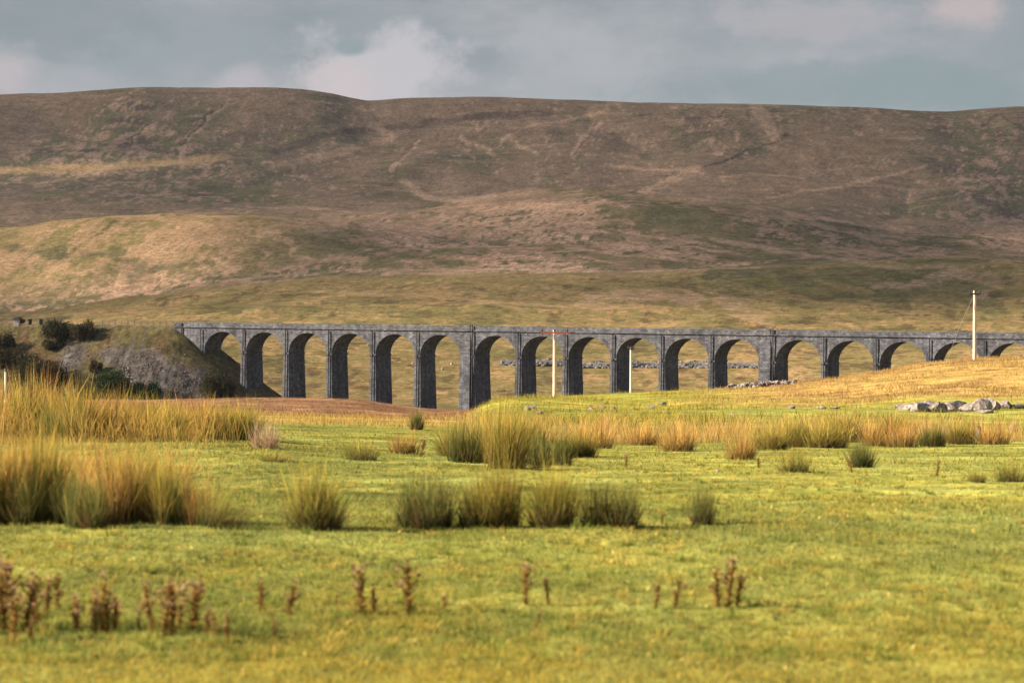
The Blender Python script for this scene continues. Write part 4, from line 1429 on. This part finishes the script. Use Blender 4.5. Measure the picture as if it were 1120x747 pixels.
links.new(at_.outputs['Fac'], inv.inputs[1])
sq = N(nodes, 'ShaderNodeMath', operation='POWER')
sq.inputs[1].default_value = 0.5
links.new(inv.outputs[0], sq.inputs[0])
tr = N(nodes, 'ShaderNodeBsdfTransparent')
tl = N(nodes, 'ShaderNodeBsdfTranslucent')
tl.inputs['Color'].default_value = (.9, .9, .9, 1)
mx = N(nodes, 'ShaderNodeMixShader')
links.new(sq.outputs[0], mx.inputs[0])
links.new(tl.outputs[0], mx.inputs[1])
links.new(tr.outputs[0], mx.inputs[2])
ou = N(nodes, 'ShaderNodeOutputMaterial')
links.new(mx.outputs[0], ou.inputs['Surface'])
tag(link('shade_cloud', cm, m), 'unseen cloud layer shaped to shade the fell', 'cloud', kind='stuff')

# ------------------------------------------------------------------ thin haze over the valley
hb0, hb1, hw = float(Z.min()) - 1.0, float(max(Z.max(), 0)) + 14.0, 12100.0
hv = np.array([(x, y, z) for z in (hb0, hb1) for x, y in ((-hw, -hw), (hw, -hw), (hw, hw), (-hw, hw))], float)
hq = np.array([(0, 3, 2, 1), (4, 5, 6, 7), (0, 1, 5, 4), (1, 2, 6, 5), (2, 3, 7, 6), (3, 0, 4, 7)])
m, n_, nodes, links = nt('haze_air')
pv = N(nodes, 'ShaderNodeVolumePrincipled')
pv.inputs['Color'].default_value = (0.80, 0.87, 0.98, 1)
pv.inputs['Density'].default_value = HAZE
pv.inputs['Anisotropy'].default_value = 0.2
ou = N(nodes, 'ShaderNodeOutputMaterial')
links.new(pv.outputs[0], ou.inputs['Volume'])
if HAZE > 0:
    tag(link('haze', make_mesh('haze', hv, [hq]), m), 'thin pale haze filling the air over the valley and fell', 'haze', kind='stuff')

# ------------------------------------------------------------------ sky
wd = bpy.data.worlds.new('World')
S.world = wd
wd.use_nodes = True
nodes, links = wd.node_tree.nodes, wd.node_tree.links
nodes.clear()
tc = N(nodes, 'ShaderNodeTexCoord')
sky = N(nodes, 'ShaderNodeTexSky', sky_type='NISHITA', sun_disc=False)
sky.sun_elevation = SUN_EL
sky.sun_rotation = math.radians(-90) - SUN_PHI
sky.altitude = 300
sky.air_density = 1.0
sky.dust_density = 1.5
skm = N(nodes, 'ShaderNodeVectorMath', operation='SCALE')
skm.inputs['Scale'].default_value = 0.05
links.new(sky.outputs[0], skm.inputs[0])
sep = N(nodes, 'ShaderNodeSeparateXYZ')
links.new(tc.outputs['Generated'], sep.inputs[0])
K = 1.0 / 2 ** EXPO


def rgb(c):
    n = N(nodes, 'ShaderNodeRGB')
    n.outputs[0].default_value = (c[0] * K, c[1] * K, c[2] * K, 1)
    return n.outputs[0]


def mixc(f, a, b):
    n = N(nodes, 'ShaderNodeMix', data_type='RGBA')
    links.new(f, n.inputs[0])
    links.new(a, n.inputs[6])
    links.new(b, n.inputs[7])
    return n.outputs[2]


def mapr(v, a, b, c=0.0, d=1.0, smooth=True):
    n = N(nodes, 'ShaderNodeMapRange')
    n.interpolation_type = 'SMOOTHSTEP' if smooth else 'LINEAR'
    for k, x in zip(('From Min', 'From Max', 'To Min', 'To Max'), (a, b, c, d)):
        n.inputs[k].default_value = x
    links.new(v, n.inputs['Value'])
    return n.outputs['Result']


def math_(op_, a, b):
    n = N(nodes, 'ShaderNodeMath', operation=op_)
    for i, x in enumerate((a, b)):
        if hasattr(x, 'is_output'):
            links.new(x, n.inputs[i])
        else:
            n.inputs[i].default_value = x
    return n.outputs[0]


def wnoise(scale, zs, detail, off=0.0, rough=.55):
    mp = N(nodes, 'ShaderNodeMapping')
    mp.inputs['Scale'].default_value = (1, 1, zs)
    mp.inputs['Location'].default_value = (off, off * .7, off * .3)
    links.new(tc.outputs['Generated'], mp.inputs['Vector'])
    t = N(nodes, 'ShaderNodeTexNoise', Scale=scale, Detail=detail, Roughness=rough)
    links.new(mp.outputs[0], t.inputs['Vector'])
    return t.outputs['Fac']


def dirpx(px, row):
    v = np.array([(px - CX) / F, 1.0, (HROW - row) / F])
    return v / np.linalg.norm(v)


bank = mixc(mapr(sep.outputs['Z'], 0.06, 0.12), rgb((0.315, 0.368, 0.388)), rgb((0.325, 0.365, 0.392)))
big = wnoise(11.0, 2.4, 9.0, 1.3, .62)
bank = mixc(mapr(big, .42, .66, 0, .75), bank, rgb((0.455, 0.455, 0.48)))
dk = wnoise(8.0, 2.8, 9.0, 4.1, .62)
bank = mixc(mapr(dk, .50, .70, 0, .55), bank, rgb((0.235, 0.285, 0.31)))
edge_n = wnoise(38.0, 1.3, 9.0, 2.2, .66)


def puff(px, row, w, h, col, amt, soft=.3, rag=2.9):
    """a cloud heap at one bearing and height: soft ellipse broken by noise"""
    global bank
    c = dirpx(px, row)
    dx = math_('DIVIDE', math_('SUBTRACT', sep.outputs['X'], float(c[0])), w / F)
    dz = math_('DIVIDE', math_('SUBTRACT', sep.outputs['Z'], float(c[2])), h / F)
    d2 = math_('ADD', math_('MULTIPLY', dx, dx), math_('MULTIPLY', dz, dz))
    d_ = math_('ADD', math_('SQRT', d2, 0.0), math_('MULTIPLY', math_('SUBTRACT', edge_n, .5), rag))
    f = mapr(d_, .85 + soft, .85 - soft, 0, amt)
    front = mapr(sep.outputs['Y'], .5, .6)
    bank = mixc(math_('MULTIPLY', f, front), bank, rgb(col))


puff(420, 78, 105, 52, (0.565, 0.55, 0.575), .95, .32, 2.0)
puff(365, 92, 45, 30, (0.62, 0.55, 0.56), .7, .45, 2.2)
puff(262, 90, 26, 18, (0.52, 0.49, 0.52), .7, .6)
puff(8, 88, 30, 28, (0.53, 0.485, 0.51), .8, .5)
puff(80, 100, 70, 24, (0.43, 0.44, 0.47), .6)
puff(640, 80, 110, 60, (0.45, 0.465, 0.49), .6)
puff(890, 22, 110, 26, (0.46, 0.445, 0.47), .65)
puff(1062, 6, 36, 26, (0.60, 0.50, 0.50), .7, .65)
puff(384, 52, 24, 12, (0.30, 0.36, 0.39), .95, .3, .9)
puff(60, 20, 140, 40, (0.255, 0.305, 0.33), .6)
puff(960, 95, 260, 30, (0.27, 0.345, 0.36), .6)
final = mixc(mapr(sep.outputs['Z'], 0.13, 0.40), bank, skm.outputs[0])
bg = N(nodes, 'ShaderNodeBackground', Strength=1.0)
links.new(final, bg.inputs['Color'])
ow = N(nodes, 'ShaderNodeOutputWorld')
links.new(bg.outputs[0], ow.inputs['Surface'])

sl = bpy.data.lights.new('sun', 'SUN')
sl.energy = 5.0
sl.color = (1.0, 0.84, 0.64)
sl.angle = math.radians(0.55)
so = bpy.data.objects.new('sun', sl)
COL.objects.link(so)
from mathutils import Vector
so.rotation_euler = Vector(TOSUN).to_track_quat('Z', 'Y').to_euler()
so.location = (-50, 0, 60)

# ------------------------------------------------------------------ camera
cam = bpy.data.cameras.new('camera')
cam.sensor_width = 36
cam.lens = 36 * F / 1120
cam.clip_start = 0.1
cam.clip_end = 20000
cam.dof.use_dof = True
cam.dof.focus_distance = 160
cam.dof.aperture_fstop = 4.2
co = bpy.data.objects.new('camera', cam)
COL.objects.link(co)
co.location = (0, 0, 0)
co.rotation_euler = (math.radians(90) - math.atan((373.5 - HROW) / F), 0, 0)
S.camera = co

S.view_settings.view_transform = 'Standard'
S.view_settings.look = 'None'
S.view_settings.exposure = EXPO
S.view_settings.gamma = 1
S.render.engine = 'CYCLES'
S.cycles.max_bounces = 5
S.cycles.diffuse_bounces = 2
S.cycles.glossy_bounces = 1
S.cycles.transmission_bounces = 3
S.cycles.transparent_max_bounces = 8
S.cycles.caustics_reflective = False
S.cycles.caustics_refractive = False
